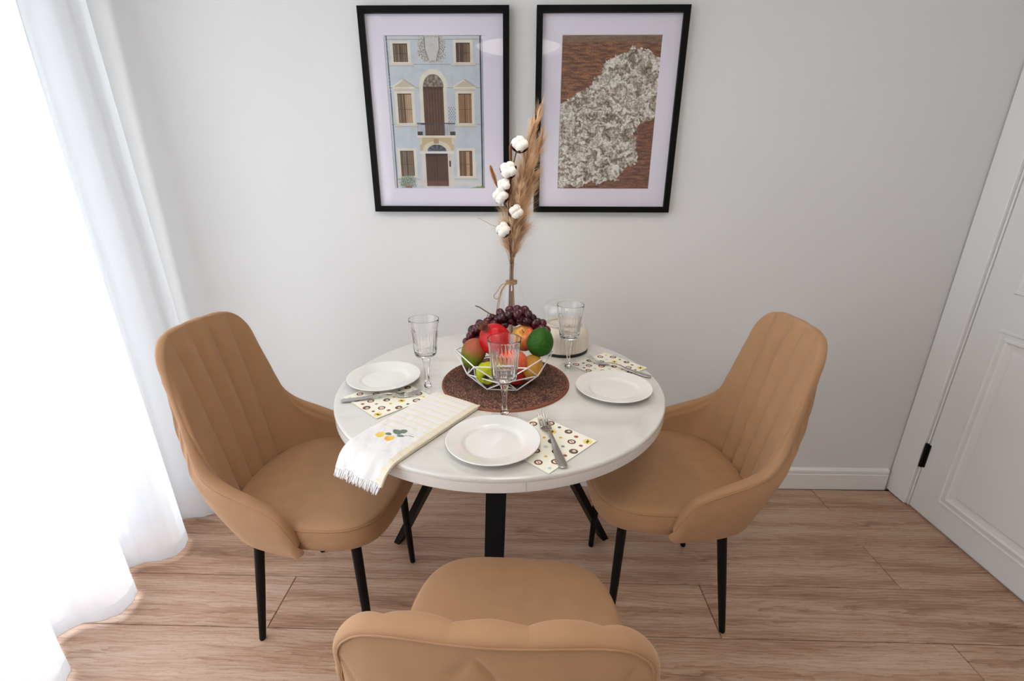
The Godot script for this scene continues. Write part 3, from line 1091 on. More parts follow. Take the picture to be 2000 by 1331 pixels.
	for y in range(int(0.895 * H), H):
		for x in int(0.30 * W):
			var u := (float(x) / W - 0.155) / 0.085
			var v := (float(y) / H - 0.95) / 0.055
			if u * u + v * v < 1.0 + leaf.get_noise_2d(x, y) and leaf.get_noise_2d(x * 2.0, y * 2.0) > -0.15:
				im.set_pixel(x, y, srgb(120, 138, 116).lerp(srgb(66, 84, 62), clampf(0.5 + leaf.get_noise_2d(x * 3.0, y * 3.0), 0.0, 1.0)))
	r.call(0.13, 0.975, 0.195, 0.995, srgb(150, 92, 78))
	for x in W:
		var u := float(x) / W
		var g := 0.008 + 0.02 * smoothstep(0.8, 0.95, u) * (0.7 + 0.5 * leaf.get_noise_2d(x * 2.0, 3.0))
		r.call(u, 1.0 - g, u + 0.003, 1.0, srgb(126, 148, 84) if u > 0.2 else srgb(170, 172, 160))
	# weathered plaster
	var wear := noise(0.012, 19, 4)
	var grit := noise(0.3, 29, 2)
	for y in H:
		for x in W:
			var c := im.get_pixel(x, y)
			var k := 0.05 * grit.get_noise_2d(x, y) + 0.07 * wear.get_noise_2d(x * 1.2, y)
			im.set_pixel(x, y, c.lightened(k) if k > 0.0 else c.darkened(-k))
	im.generate_mipmaps()
	return ImageTexture.create_from_image(im)

func wave_picture() -> ImageTexture:
	var poly := PackedVector2Array([Vector2(0.737, 0.05), Vector2(0.59, 0.115), Vector2(0.41, 0.21), Vector2(0.286, 0.318), Vector2(0.0, 0.44), Vector2(-0.2, 0.5), Vector2(-0.2, 1.1), Vector2(0.01, 0.995), Vector2(0.245, 0.97), Vector2(0.63, 0.916), Vector2(0.83, 0.83), Vector2(0.83, 0.69), Vector2(0.76, 0.575), Vector2(1.0, 0.52), Vector2(1.2, 0.5), Vector2(1.2, 0.2), Vector2(0.915, 0.137)])
	var warp := noise(0.012, 51, 4)
	var fine := noise(0.05, 52, 4)
	var streak := noise(0.01, 53, 4)
	var grain := noise(0.22, 54, 2)
	return picture(420, 613, func(px, py):
		var u: float = px / 420.0
		var v: float = py / 613.0
		var q := Vector2(u + 0.05 * warp.get_noise_2d(px, py) + 0.03 * fine.get_noise_2d(px, py), v + 0.04 * warp.get_noise_2d(py + 500.0, px) + 0.02 * fine.get_noise_2d(py, px))
		var foam := Geometry2D.is_point_in_polygon(q, poly)
		var g: float = grain.get_noise_2d(px, py)
		if foam:
			var wx: float = px + 46.0 * warp.get_noise_2d(px * 1.4, py * 1.4)
			var wy: float = py + 46.0 * warp.get_noise_2d(py * 1.4 + 300.0, px * 1.4)
			var big: float = warp.get_noise_2d(wx * 1.5 + 200.0, wy * 2.2)
			var curl: float = 1.0 - 3.2 * absf(fine.get_noise_2d(wx * 0.55, wy * 0.8))
			var t: float = clampf(0.58 + 0.85 * big + 0.08 * curl + 0.30 * g + 0.35 * fine.get_noise_2d(px * 1.6, py * 1.6), 0.0, 1.0)
			return srgb(74, 58, 42).lerp(srgb(160, 150, 130), clampf(t * 2.0, 0.0, 1.0)).lerp(srgb(234, 232, 226), clampf((t - 0.5) * 2.0, 0.0, 1.0))
		var s: float = streak.get_noise_2d(px * 1.6, py * 9.0)
		var t2: float = clampf(0.5 + 0.9 * s + 0.25 * g, 0.0, 1.0)
		var deep := srgb(74, 40, 26)
		var warm := srgb(160, 104, 62) if v < 0.5 else srgb(150, 88, 58)
		var c := deep.lerp(warm, t2)
		if v < 0.05: c = c.lerp(srgb(120, 104, 86), 0.6)
		if g > 0.42: c = c.lerp(srgb(214, 190, 160), 0.5)
		return c)

# ------------------------------------------------------------------ tableware
func tableware() -> void:
	var y := TOP + 0.0004
	# woven round mat: rings of cord
	var mm := Mesher.new()
	mm.colored = true
	var speck := noise(1.0, 61, 2)
	var seg := 300
	var rings := 36
	var rmat := 0.176
	var rows := []
	var cols := []
	for k in rings * 3 + 2:
		var row := PackedVector3Array()
		var rr: float
		var h: float
		if k == rings * 3 + 1:
			rr = rmat + 0.0006; h = 0.0
		elif k == rings * 3:
			rr = rmat; h = 0.0035
		else:
			rr = rmat * (k + 0.02) / (rings * 3.0)
			h = 0.0035 if k % 3 == 0 else 0.0062
		for s in seg:
			var a := TAU * s / seg
			row.append(Vector3(rr * cos(a), h + (0.0006 * sin(a * 75.0 + k) if k < rings * 3 and rr > 0.03 else 0.0), -rr * sin(a)))
		rows.append(row)
	var base := mm.grid(rows, true)
	for k in rows.size():
		for s in seg:
			var rr := Vector2(rows[k][s].x, rows[k][s].z).length()
			var n := speck.get_noise_2d(rows[k][s].x * 900.0, rows[k][s].z * 900.0)
			var m2 := speck.get_noise_2d(rows[k][s].x * 30.0, rows[k][s].z * 30.0)
			var c := lin(104, 62, 50).lerp(lin(58, 34, 32), clampf(0.4 + m2 * 0.8, 0.0, 1.0))
			if n > 0.28: c = lin(158, 112, 84)
			elif n < -0.35: c = lin(40, 24, 24)
			if rr > rmat - 0.004: c = lin(140, 80, 54)
			mm.col[base + k * seg + s] = c
	tag(put(mm, M.woven_brown, "placemat", null, Transform3D(Basis.IDENTITY, Vector3(-0.037, y, -1.184))), "round dark brown woven mat under the fruit bowl", "placemat")

	# paper napkins
	var print_ := napkin_picture()
	var paper := mat("napkin_paper", Color(1, 1, 1), 0.9)
	paper.albedo_texture = print_
	var nm := Mesher.new()
	for layer in 2:
		var h := 0.0007 + 0.0006 * layer
		var s := 0.0815 - 0.0006 * (1 - layer)
		var n := 12
		var g := []
		var guv := []
		for r in n + 1:
			var row := PackedVector3Array()
			var ru := []
			for c in n + 1:
				var p := Vector2(lerpf(-s, s, float(c) / n), lerpf(-s, s, float(r) / n))
				row.append(Vector3(p.x, h + 0.0003 * sin(p.x * 60.0) * sin(p.y * 47.0 + layer) + (0.0006 * layer * smoothstep(0.06, 0.0815, maxf(absf(p.x), absf(p.y)))), p.y))
				ru.append(Vector2(float(c) / n, float(r) / n))
			g.append(row)
			guv.append(ru)
		nm.grid(g, false, false, true, guv)
	# closed edge between the two folded leaves
	nm.box(Vector3(0.1615, 0.0005, 0.1615), 0.0001, Transform3D(Basis.IDENTITY, Vector3(0, 0.00027, 0)))
	for k in range(nm.v.size() - 200, nm.v.size()):
		if k >= 2 * 169: nm.uv[k] = Vector2(0.012, 0.012)
	var nmesh := nm.mesh()
	var napkins := [[Vector3(0.055, y, -0.8765), 47.0, "dotted paper napkin at the place setting that faces the pictures, partly under its plate"], [Vector3(-0.340, y, -1.083), -43.0, "dotted paper napkin between the plate by the curtain and the fringed towel"], [Vector3(0.269, y, -1.300), 40.0, "dotted paper napkin beside the ribbed cream canister"]]
	for n in napkins:
		tag(put(nmesh, paper, "paper_napkin", null, Transform3D(Basis(Vector3.UP, deg_to_rad(n[1])), n[0])), n[2], "napkin", "dotted paper napkins")

	# plates
	var prof := [Vector2(0.0, 0.0022), Vector2(0.050, 0.0022), Vector2(0.055, 0.0), Vector2(0.059, 0.0), Vector2(0.062, 0.0025), Vector2(0.070, 0.0070), Vector2(0.090, 0.0120), Vector2(0.0985, 0.0142), Vector2(0.1005, 0.0155), Vector2(0.1010, 0.0168), Vector2(0.1000, 0.0176), Vector2(0.0980, 0.0173), Vector2(0.0900, 0.0150), Vector2(0.0720, 0.0108), Vector2(0.0665, 0.0090), Vector2(0.0630, 0.0064), Vector2(0.0600, 0.0050), Vector2(0.055, 0.0045), Vector2(0.0, 0.0045)]
	var pm := Mesher.new()
	pm.lathe(prof, 96)
	var pmesh := pm.mesh()
	var plates := [[Vector3(-0.054, y + 0.0014, -0.862), "white china plate set before the chair that faces the pictures"], [Vector3(-0.376, y + 0.0014, -1.184), "white china plate on the table side nearest the sheer curtain"], [Vector3(0.253, y, -1.134), "white china plate on the table side nearest the white door"]]
	for p in plates:
		tag(put(pmesh, M.white_china, "dinner_plate", null, Transform3D(Basis.IDENTITY, p[0])), p[1], "plate", "white plates")

	# forks: handle end at the origin, tines along -z
	var f := make_fork()
	var forks := [[Vector3(0.090, y + 0.0014, -0.779), Vector3(0.053, 0, -0.985), "steel fork on the napkin at the place setting that faces the pictures"], [Vector3(-0.452, y + 0.0014, -1.054), Vector3(-0.275, 0, -1.093), "steel fork on the napkin beside the fringed towel"], [Vector3(0.376, y + 0.0014, -1.222), Vector3(0.214, 0, -1.345), "steel fork on the napkin beside the ribbed cream canister"]]
	for k in 3:
		var o: Node3D = f if k == 0 else f.duplicate()
		if k > 0:
			o.name = numbered("dinner_fork")
			add_child(o)
		var d: Vector3 = forks[k][1] - forks[k][0]
		o.position = forks[k][0]
		o.rotation.y = atan2(-d.x, -d.z)
		tag(o, forks[k][2], "fork", "steel forks")

	# cut crystal wine glasses
	var g := make_glass()
	var spots := [[Vector3(-0.034, y, -0.992), 0.0, "cut crystal wine glass standing before the fruit bowl"], [Vector3(-0.246, y, -1.140), 0.9, "cut crystal wine glass beside the plate near the curtain"], [Vector3(0.146, y, -1.288), 1.9, "cut crystal wine glass before the ribbed cream canister"]]
	for k in 3:
		var o: Node3D = g if k == 0 else g.duplicate()
		if k > 0:
			o.name = numbered("wine_glass")
			add_child(o)
		o.position = spots[k][0]
		o.rotation.y = spots[k][1]
		tag(o, spots[k][2], "wine glass", "cut crystal glasses")

func napkin_picture() -> ImageTexture:
	var r := RandomNumberGenerator.new()
	r.seed = 20
	var dots := []
	var tones := [srgb(214, 178, 84), srgb(168, 90, 74), srgb(120, 140, 150), srgb(190, 208, 210), srgb(226, 168, 84), srgb(74, 90, 110)]
	for gy in 6:
		for gx in 6:
			var c := Vector2((gx + 0.5) / 6.0 + r.randf_range(-0.02, 0.02), (gy + 0.5) / 6.0 + r.randf_range(-0.02, 0.02))
			if (gx + gy) % 2 == 0:
				dots.append([c, r.randf_range(0.052, 0.062), r.randi_range(0, 2), tones[r.randi_range(0, 5)]])
			else:
				dots.append([c, r.randf_range(0.022, 0.032), 3, tones[r.randi_range(0, 5)]])
	return picture(384, 384, func(px, py):
		var p := Vector2(px, py) / 384.0
		var c := srgb(244, 240, 222)
		var cell: int = clampi(int(p.y * 6.0), 0, 5) * 6 + clampi(int(p.x * 6.0), 0, 5)
		for k in [cell, cell - 1, cell + 1, cell - 6, cell + 6]:
			if k < 0 or k >= 36: continue
			var d: Array = dots[k]
			var q: Vector2 = p - d[0]
			var l: float = q.length() / d[1]
			if l > 1.0: continue
			if d[2] == 3: c = d[3]
			elif d[2] == 0:    # ring round a small motif
				c = srgb(92, 66, 56) if l > 0.62 else srgb(238, 222, 206)
				if absf(q.x + q.y * 0.4) < d[1] * 0.16 and l < 0.5: c = srgb(206, 120, 92)
			elif d[2] == 1:    # yellow disc with a dark figure
				c = srgb(240, 214, 116)
				if Vector2(q.x, q.y * 1.6).length() < d[1] * 0.45 or (absf(q.y + q.x * 0.6) < d[1] * 0.12 and l < 0.75): c = srgb(84, 68, 40)
			else:              # brown disc with a pale face
				c = srgb(104, 82, 68)
				if Vector2(q.x - d[1] * 0.2, q.y).length() < d[1] * 0.42: c = srgb(222, 208, 190)
		return c)

func make_fork() -> Node3D:
	var f := thing("dinner_fork", Vector3.ZERO)
	# stations along the length: distance, height of the middle, half width, half thickness
	var st := [[0.0, 0.0022, 0.0040, 0.0012], [0.003, 0.0022, 0.0085, 0.0018], [0.020, 0.0024, 0.0100, 0.0018], [0.060, 0.0050, 0.0078, 0.0018], [0.095, 0.0105, 0.0048, 0.0018], [0.115, 0.0125, 0.0035, 0.0018], [0.130, 0.0112, 0.0042, 0.0017], [0.138, 0.0085, 0.0090, 0.0014], [0.146, 0.0052, 0.0118, 0.0012], [0.156, 0.0030, 0.0122, 0.0011], [0.160, 0.0028, 0.0122, 0.0010]]
	var rows := []
	for k in (st.size() - 1) * 4 + 1:
		var t := k / 4.0
		var i := mini(int(t), st.size() - 2)
		var u := t - i
		var s := []
		for q in 4:
			var a: float = st[maxi(i - 1, 0)][q]
			var d: float = st[mini(i + 2, st.size() - 1)][q]
			s.append(cubic_interpolate(st[i][q], st[i + 1][q], a, d, u))
		var row := PackedVector3Array()
		for c in 12:
			var an := TAU * c / 12.0
			row.append(Vector3(signf(cos(an)) * pow(absf(cos(an)), 0.7) * s[2], s[1] + sin(an) * s[3], -s[0]))
		rows.append(row)
	var m := Mesher.new()
	m.grid(rows, true)
	for e in [0, rows.size() - 1]:
		var i := m.v.size()
		for p in rows[e]: m.vert(p)
		for c in 10:
			if e == 0: m.tri(i, i + c + 2, i + c + 1)
			else: m.tri(i, i + c + 1, i + c + 2)
	put(m, M.steel, "handle", f)
	for k in 4:
		var x := (k - 1.5) * 0.0066
		var tm := Mesher.new()
		var pts := []
		var rad := []
		for q in 9:
			var t := q / 8.0
			pts.append(Vector3(x * (1.0 - 0.06 * t), 0.0030 + 0.0150 * t * t, -0.158 - 0.048 * t))
			rad.append(lerpf(0.0022, 0.0011, t))
		tm.tube(pts, rad, 8)
		put(tm, M.steel, "tine", f)
	return f

func make_glass() -> Node3D:
	var g := thing("wine_glass", Vector3.ZERO)
	# bowl: plain rim, upright cuts below, solid cut base
	var outer := [Vector2(0.0, 0.0905), Vector2(0.010, 0.0905), Vector2(0.0135, 0.0915), Vector2(0.022, 0.0945), Vector2(0.0275, 0.0985), Vector2(0.0292, 0.1035), Vector2(0.0300, 0.112), Vector2(0.0320, 0.132), Vector2(0.0342, 0.155), Vector2(0.0356, 0.168), Vector2(0.0372, 0.182), Vector2(0.0392, 0.1965)]
	var inner := [Vector2(0.0386, 0.1972), Vector2(0.0378, 0.1965), Vector2(0.0359, 0.182), Vector2(0.0342, 0.168), Vector2(0.0326, 0.155), Vector2(0.0300, 0.132), Vector2(0.0274, 0.113), Vector2(0.0255, 0.108), Vector2(0.021, 0.1055), Vector2(0.010, 0.1045), Vector2(0.0, 0.1043)]
	var m := Mesher.new()
	var prof := []
	for k in outer.size() - 1:
		for q in 4: prof.append(outer[k].lerp(outer[k + 1], q / 4.0))
	prof.append(outer[outer.size() - 1])
	prof.append_array(inner)
	var rim_at := prof.size() - inner.size()
	m.lathe(prof, 144, Vector3.ZERO, func(r: float, h: float, a: float) -> float:
		if h > 0.176 or r < 0.0275: return r
		if r < 0.0365 and h > 0.104 and r < lerpf(0.0285, 0.0362, (h - 0.105) / 0.072): return r   # inside stays round
		var cut := absf(sin(a * 12.0))
		var deep := 0.0011 * (1.0 - smoothstep(0.160, 0.176, h))
		if h < 0.108: cut = absf(sin(a * 12.0 + h * 600.0))
		return r - deep * (1.0 - cut))
	put(m, M.crystal, "bowl", g)
	var s := Mesher.new()
	s.lathe([Vector2(0.0, 0.0066), Vector2(0.0105, 0.0066), Vector2(0.0095, 0.011), Vector2(0.0070, 0.018), Vector2(0.0058, 0.028), Vector2(0.0060, 0.045), Vector2(0.0074, 0.062), Vector2(0.0098, 0.076), Vector2(0.0112, 0.083), Vector2(0.0112, 0.087), Vector2(0.0098, 0.0902), Vector2(0.0, 0.0902)], 8)
	put(s, M.crystal, "stem", g)
	var b := Mesher.new()
	b.lathe([Vector2(0.0, 0.0), Vector2(0.0315, 0.0), Vector2(0.0330, 0.0008), Vector2(0.0332, 0.0018), Vector2(0.0320, 0.0026), Vector2(0.022, 0.0038), Vector2(0.013, 0.0058), Vector2(0.0108, 0.0064), Vector2(0.0, 0.0064)], 72)
	put(b, M.foot_glass, "foot", g)
	return g

# ------------------------------------------------------------------ towel
func towel() -> void:
	var a := Vector3(-0.216, 0, -1.102)
	var across := Vector3(0.119, 0, 0.073).normalized()
	var along := Vector3(-across.z, 0, across.x)
	var wide := 0.138
	var thick := 0.011
	var cloth := mat("towel_cloth", Color(1, 1, 1), 0.95)
	cloth.albedo_texture = towel_picture()
	cloth.rim_enabled = true
	cloth.rim = 0.3
	var crumple := noise(9.0, 71, 3)
	var total := 0.335
	var where := func(w: float, s: float, lift: float) -> Vector3:
		# flat on the table, bending down past its edge
		var edge := 0.0
		var p: Vector3 = a + across * w
		var rel := p - TABLE
		rel.y = 0.0
		var bq := rel.dot(along)
		edge = -bq + sqrt(maxf(bq * bq - rel.length_squared() + 0.440 * 0.440, 0.0))
		var over := s - edge
		var y := TOP + 0.0008
		if over <= 0.0:
			return p + along * s + Vector3.UP * (y + lift)
		var bend := 0.045
		var ang := minf(over / bend, 1.05)
		var extra := maxf(over - 1.05 * bend, 0.0)
		var d := along * (edge + bend * sin(ang) + extra * cos(1.05)) + Vector3.UP * (-bend * (1.0 - cos(ang)) - extra * sin(1.05))
		var up := Vector3.UP * cos(ang) + along * sin(ang)
		return p + d + Vector3.UP * y + up * lift
	var t := thing("tea_towel", Vector3.ZERO)
	tag(t, "folded white tea towel with yellow stripes, lemon embroidery and a fringed end", "towel")
	var rows := []
	var uvs := []
	var ns := 60
	var nw := 26
	for r in ns + 1:
		var s := total * r / ns
		var row := PackedVector3Array()
		var ru := []
		var th := thick * (1.0 - 0.55 * smoothstep(0.22, total, s)) * (0.75 + 0.25 * smoothstep(0.0, 0.02, s))
		for c in nw + 1:
			var w := wide * c / nw
			var puff := 1.0 - 0.16 * pow(absf(2.0 * c / nw - 1.0), 3.0)
			var fold := 0.0022 * crumple.get_noise_2d(w * 7.0, s * 3.0) * smoothstep(0.02, 0.2, s)
			fold += 0.003 * sin(w * 90.0 + s * 20.0) * smoothstep(0.25, total, s)
			row.append(where.call(w, s, th * puff + fold))
			ru.append(Vector2(float(c) / nw, s / total))
		# rounded fold on the long side, then back underneath
		for q in [[0.35, 0.88], [0.5, 0.62], [0.5, 0.34], [0.3, 0.06], [-2.0, 0.0], [-8.0, 0.0]]:
			row.append(where.call(wide + 0.006 * q[0], s, th * q[1]))
			ru.append(Vector2(0.93 + 0.05 * q[1], s / total))
		for q in [[-0.002, 0.0], [-0.004, 0.45], [-0.003, 0.75]]:
			row.append(where.call(q[0], s, th * q[1]))
			ru.append(Vector2(0.02, s / total))
		rows.append(row)
		uvs.append(ru)
	var m := Mesher.new()
	m.grid(rows, true, false, true, uvs)
	# far end closed by the turned fold
	var mid := m.vert(where.call(wide * 0.5, -0.002, thick * 0.35), Vector2(0.5, 0.0))
	var first := m.v.size()
	for p in rows[0]: m.vert(p, Vector2(0.5, 0.0))
	var nc: int = rows[0].size()
	for k in nc: m.tri(mid, first + k, first + (k + 1) % nc)
	put(m, cloth, "cloth", t)
	# inner layers showing along the folded side
	for q in [[0.30, 0.0030], [0.66, 0.0030]]:
		var e := []
		for r in ns + 1:
			var s := total * r / ns
			var th := thick * (1.0 - 0.55 * smoothstep(0.22, total, s))
			e.append(where.call(wide + 0.0022, s, th * q[0]))
		var em := Mesher.new()
		em.tube(e, q[1] * 0.75, 8)
		for k in em.v.size():
			em.uv[k] = Vector2(0.95, clampf(float(k / 8) / (ns + 1), 0.0, 1.0))
		put(em, cloth, "folded_layer", t)
	# fringe
	var fm := Mesher.new()
	for k in 92:
		var w := wide * (k + rng.randf_range(0.1, 0.9)) / 92.0
		var l0 := rng.randf_range(-0.004, 0.002) - (0.010 if absf(k - 34) < 2 else 0.0)
		var drift := rng.randf_range(-0.003, 0.003)
		var pts := []
		for q in 4:
			pts.append(where.call(w + drift * q / 3.0, total - 0.003 + (0.021 + l0) * q / 3.0, 0.004 + rng.randf_range(-0.0012, 0.0012)))
		fm.tube(pts, [0.0011, 0.0011, 0.0010, 0.0007], 5)
	var white := mat("fringe_cotton", srgb(238, 236, 235), 0.95)
	tag(put(fm, white, "fringe", t), "white cotton fringe", "", "", "stuff")

func towel_picture() -> ImageTexture:
	var weave := noise(0.35, 81, 2)
	var leaves := [[Vector2(0.47, 0.610), 0.11, 0.045, 0.2], [Vector2(0.545, 0.585), 0.075, 0.055, 0.9], [Vector2(0.385, 0.660), 0.075, 0.03, -0.4], [Vector2(0.60, 0.632), 0.075, 0.028, -0.3]]
	var lemons := [[Vector2(0.30, 0.690), 0.085, 0.043, 0.1, srgb(240, 204, 88)], [Vector2(0.505, 0.690), 0.080, 0.044, 0.15, srgb(244, 180, 64)]]
	return picture(256, 620, func(px, py):
		var u: float = px / 256.0
		var v: float = py / 620.0
		var c := srgb(240, 237, 235)
		if v < 0.60 or u > 0.88:
			var s: float = fposmod(v * 0.335, 0.0215)
			if s < 0.0035: c = c.lerp(srgb(240, 222, 160), 0.6)
			elif s > 0.0075 and s < 0.0090: c = c.lerp(srgb(240, 222, 160), 0.35)
		if u > 0.90: c = c.lerp(srgb(226, 202, 150), 0.35)
		for l in leaves:
			var q: Vector2 = (Vector2(u, v) - l[0]) * Vector2(1.0, 2.42)
			q = q.rotated(-l[3])
			if pow(q.x / l[1], 2.0) + pow(q.y / (l[2] * 1.2), 2.0) < 1.0 - 0.3 * absf(q.x / l[1]): c = srgb(112, 128, 108)
		for l in lemons:
			var q: Vector2 = (Vector2(u, v) - l[0]) * Vector2(1.0, 2.42)
			q = q.rotated(-l[3])
			if pow(q.x / l[1], 2.0) + pow(q.y / (l[2] * 1.75), 2.0) < 1.0: c = (l[4] as Color).lerp(srgb(250, 226, 140), clampf(-q.y * 7.0 + 0.3, 0.0, 0.7))
		if absf((v - 0.612) * 2.42 + (u - 0.66) * 0.30) < 0.006 and u > 0.64 and u < 0.80: c = srgb(96, 112, 96)
		return c.darkened(0.03 + 0.03 * weave.get_noise_2d(px, py)))

# ------------------------------------------------------------------ fruit
# body of revolution about y, shaped by form(theta) -> (radius, height), tinted by paint(direction)
func fruit_mesh(size: float, form: Callable, paint: Callable, lumps := 0.0, seed_ := 1) -> ArrayMesh:
	var m := Mesher.new()
	m.colored = true
	var bump := noise(1.6, seed_, 2)
	var nt := 30
	var np := 44
	var rows := []
	for t in nt + 1:
		var th := clampf(PI * t / nt, 0.004, PI - 0.004)
		var row := PackedVector3Array()
		var s: Vector2 = form.call(PI - th)
		for p in np:
			var a := TAU * p / np
			var d := Vector3(sin(th) * cos(a), -cos(th), -sin(th) * sin(a))
			var k := 1.0 + lumps * bump.get_noise_3dv(d)
			row.append(Vector3(s.x * cos(a), s.y, -s.x * sin(a)) * size * k)
		rows.append(row)
	m.grid(rows, true)
	for t in nt + 1:
		var th := PI * t / nt
		for p in np:
			var a := TAU * p / np
			m.col[t * np + p] = paint.call(Vector3(sin(th) * cos(a), -cos(th), -sin(th) * sin(a)))
	return m.mesh(true)

func aim(axis: Vector3, spin := 0.0) -> Basis:   # turns +y to the axis
	var y := axis.normalized()
	var x := y.cross(Vector3(0.3, 0.2, 1.0)).normalized()
	return Basis(x, y, x.cross(y)) * Basis(Vector3.UP, spin)

func stalk(parent: Node3D, at: Vector3, tip: Vector3, r: float, m: Material, called := "stalk") -> void:
	var s := Mesher.new()
	s.tube([at, at.lerp(tip, 0.5) + Vector3(0.001, 0, 0), tip], [r, r * 0.8, r * 1.15], 8)
	put(s, m, called, parent)

func fruit_bowl() -> void:
	var c := Vector3(-0.042, 0, -1.184)
	var b := thing("fruit_bowl", c + Vector3(0, TOP + 0.0072, 0))
	tag(b, "white wire fruit bowl with open triangular sides on the woven mat", "bowl")
	var rim := []
	var mid := []
	var low := []
	for k in 6:
		var a := deg_to_rad(180.0 - 60.0 * k + 2.0)
		rim.append(Vector3(0.133 * cos(a), 0.086, 0.133 * sin(a)))
		low.append(Vector3(0.079 * cos(a), 0.0022, 0.079 * sin(a)))
		var e := a - deg_to_rad(30.0)
		mid.append(Vector3(0.108 * cos(e), 0.038, 0.108 * sin(e)))
	for k in 6:
		var n := (k + 1) % 6
		for w in [[rim[k], rim[n]], [mid[k], rim[k]], [mid[k], rim[n]], [mid[k], mid[n]], [low[k], mid[k]], [low[n], mid[k]], [low[k], low[n]]]:
			var m := Mesher.new()
			m.tube([w[0], w[1]], 0.0017, 8)
			put(m, M.white_wire, "wire", b)
		if k < 3:
			var m := Mesher.new()
			m.tube([low[k], low[k + 3]], 0.0018, 8)
			put(m, M.white_wire, "bottom_wire", b)

	var spot := noise(3.0, 91, 3)
	var ball := func(th: float) -> Vector2: return Vector2(sin(th), cos(th))
	var apple := func(th: float) -> Vector2:
		return Vector2(sin(th) * (1.0 + 0.06 * cos(th)), 0.90 * cos(th) - 0.26 * exp(-pow(th / 0.34, 2.0)) + 0.16 * exp(-pow((PI - th) / 0.3, 2.0)))
	var long_ := func(th: float) -> Vector2: return Vector2(sin(th) * (1.0 + 0.10 * cos(th)), 1.32 * cos(th))
	var pear := func(th: float) -> Vector2: return Vector2(sin(th) * (1.0 - 0.25 * maxf(cos(th), 0.0)), 1.18 * cos(th))
	var egg := func(th: float) -> Vector2: return Vector2(sin(th) * (1.0 - 0.09 * cos(th)), 1.10 * cos(th))

	var list := [
		["mango", Vector3(-0.125, 0.838, -1.178), 0.033, long_, Vector3(0.35, 1.0, 0.1), 0.03, "mango half red and half green at the bowl side towards the curtain", "mango", func(d: Vector3) -> Color:
			var k := clampf(0.15 + 1.5 * d.y + 0.5 * spot.get_noise_3dv(d), 0.0, 1.0)
			return lin(112, 128, 34).lerp(lin(168, 92, 66), k)],
		["pomegranate", Vector3(-0.066, 0.878, -1.180), 0.043, ball, Vector3(-0.50, 0.78, 0.36), 0.06, "bright red pomegranate with its crown turned up", "pomegranate", func(d: Vector3) -> Color:
			var k := clampf(0.4 + 0.9 * spot.get_noise_3dv(d * 1.3), 0.0, 1.0)
			return lin(192, 16, 26).lerp(lin(216, 62, 44), k * clampf(0.5 - d.y, 0.0, 1.0))],
		["apple", Vector3(0.014, 0.862, -1.236), 0.038, apple, Vector3(-0.05, 0.85, 0.50), 0.03, "yellow apple with a red blush and its hollow stalk end up", "apple", func(d: Vector3) -> Color:
			var k := clampf(0.45 - 1.1 * d.x + 0.6 * spot.get_noise_3dv(d * 1.5), 0.0, 1.0)
			return lin(232, 176, 86).lerp(lin(206, 78, 54), k)],
		["avocado", Vector3(0.056, 0.877, -1.166), 0.0355, egg, Vector3(0.25, 0.9, -0.2), 0.035, "smooth dark green avocado at the bowl edge towards the door", "avocado", func(d: Vector3) -> Color:
			var k := clampf(0.5 + 1.1 * spot.get_noise_3dv(d * 3.0), 0.0, 1.0)
			return lin(36, 74, 22).lerp(lin(52, 98, 30), k)],
		["quince", Vector3(-0.083, 0.803, -1.127), 0.031, apple, Vector3(-0.10, -0.15, 1.0), 0.07, "lumpy yellow-green quince with its blossom end outwards", "quince", func(d: Vector3) -> Color:
			var k := clampf(0.5 + 0.9 * spot.get_noise_3dv(d * 1.8), 0.0, 1.0)
			return lin(192, 190, 40).lerp(lin(160, 172, 40), k).lerp(lin(60, 44, 26), clampf((d.y - 0.955) * 30.0, 0.0, 1.0))],
		["peach", Vector3(-0.012, 0.838, -1.124), 0.0335, apple, Vector3(0.2, 0.7, -0.6), 0.02, "orange peach behind the wine glass in the bowl", "peach", func(d: Vector3) -> Color:
			var k := clampf(0.5 + 0.9 * spot.get_noise_3dv(d * 1.2), 0.0, 1.0)
			return lin(226, 118, 74).lerp(lin(214, 84, 62), k)],
		["pear", Vector3(0.034, 0.810, -1.156), 0.032, pear, Vector3(0.45, 1.0, 0.2), 0.03, "golden yellow pear under the avocado", "pear", func(d: Vector3) -> Color:
			var k := clampf(0.5 + 0.8 * spot.get_noise_3dv(d * 1.4), 0.0, 1.0)
			return lin(202, 160, 50).lerp(lin(196, 130, 66), k)],
		["red_apple", Vector3(-0.008, 0.787, -1.145), 0.0265, apple, Vector3(0.3, 0.4, -0.9), 0.03, "small dark red apple lying at the bottom of the bowl", "apple", func(d: Vector3) -> Color:
			var k := clampf(0.5 + 0.9 * spot.get_noise_3dv(d * 1.5), 0.0, 1.0)
			return lin(150, 18, 22).lerp(lin(178, 44, 34), k)],
		["plum", Vector3(-0.052, 0.781, -1.139), 0.020, ball, Vector3(0, 1, 0.2), 0.03, "small orange plum at the bottom of the bowl beside the quince", "plum", func(d: Vector3) -> Color:
			var k := clampf(0.5 + 0.9 * spot.get_noise_3dv(d * 1.5), 0.0, 1.0)
			return lin(178, 92, 60).lerp(lin(150, 60, 40), k)],
	]
	var seed_ := 100
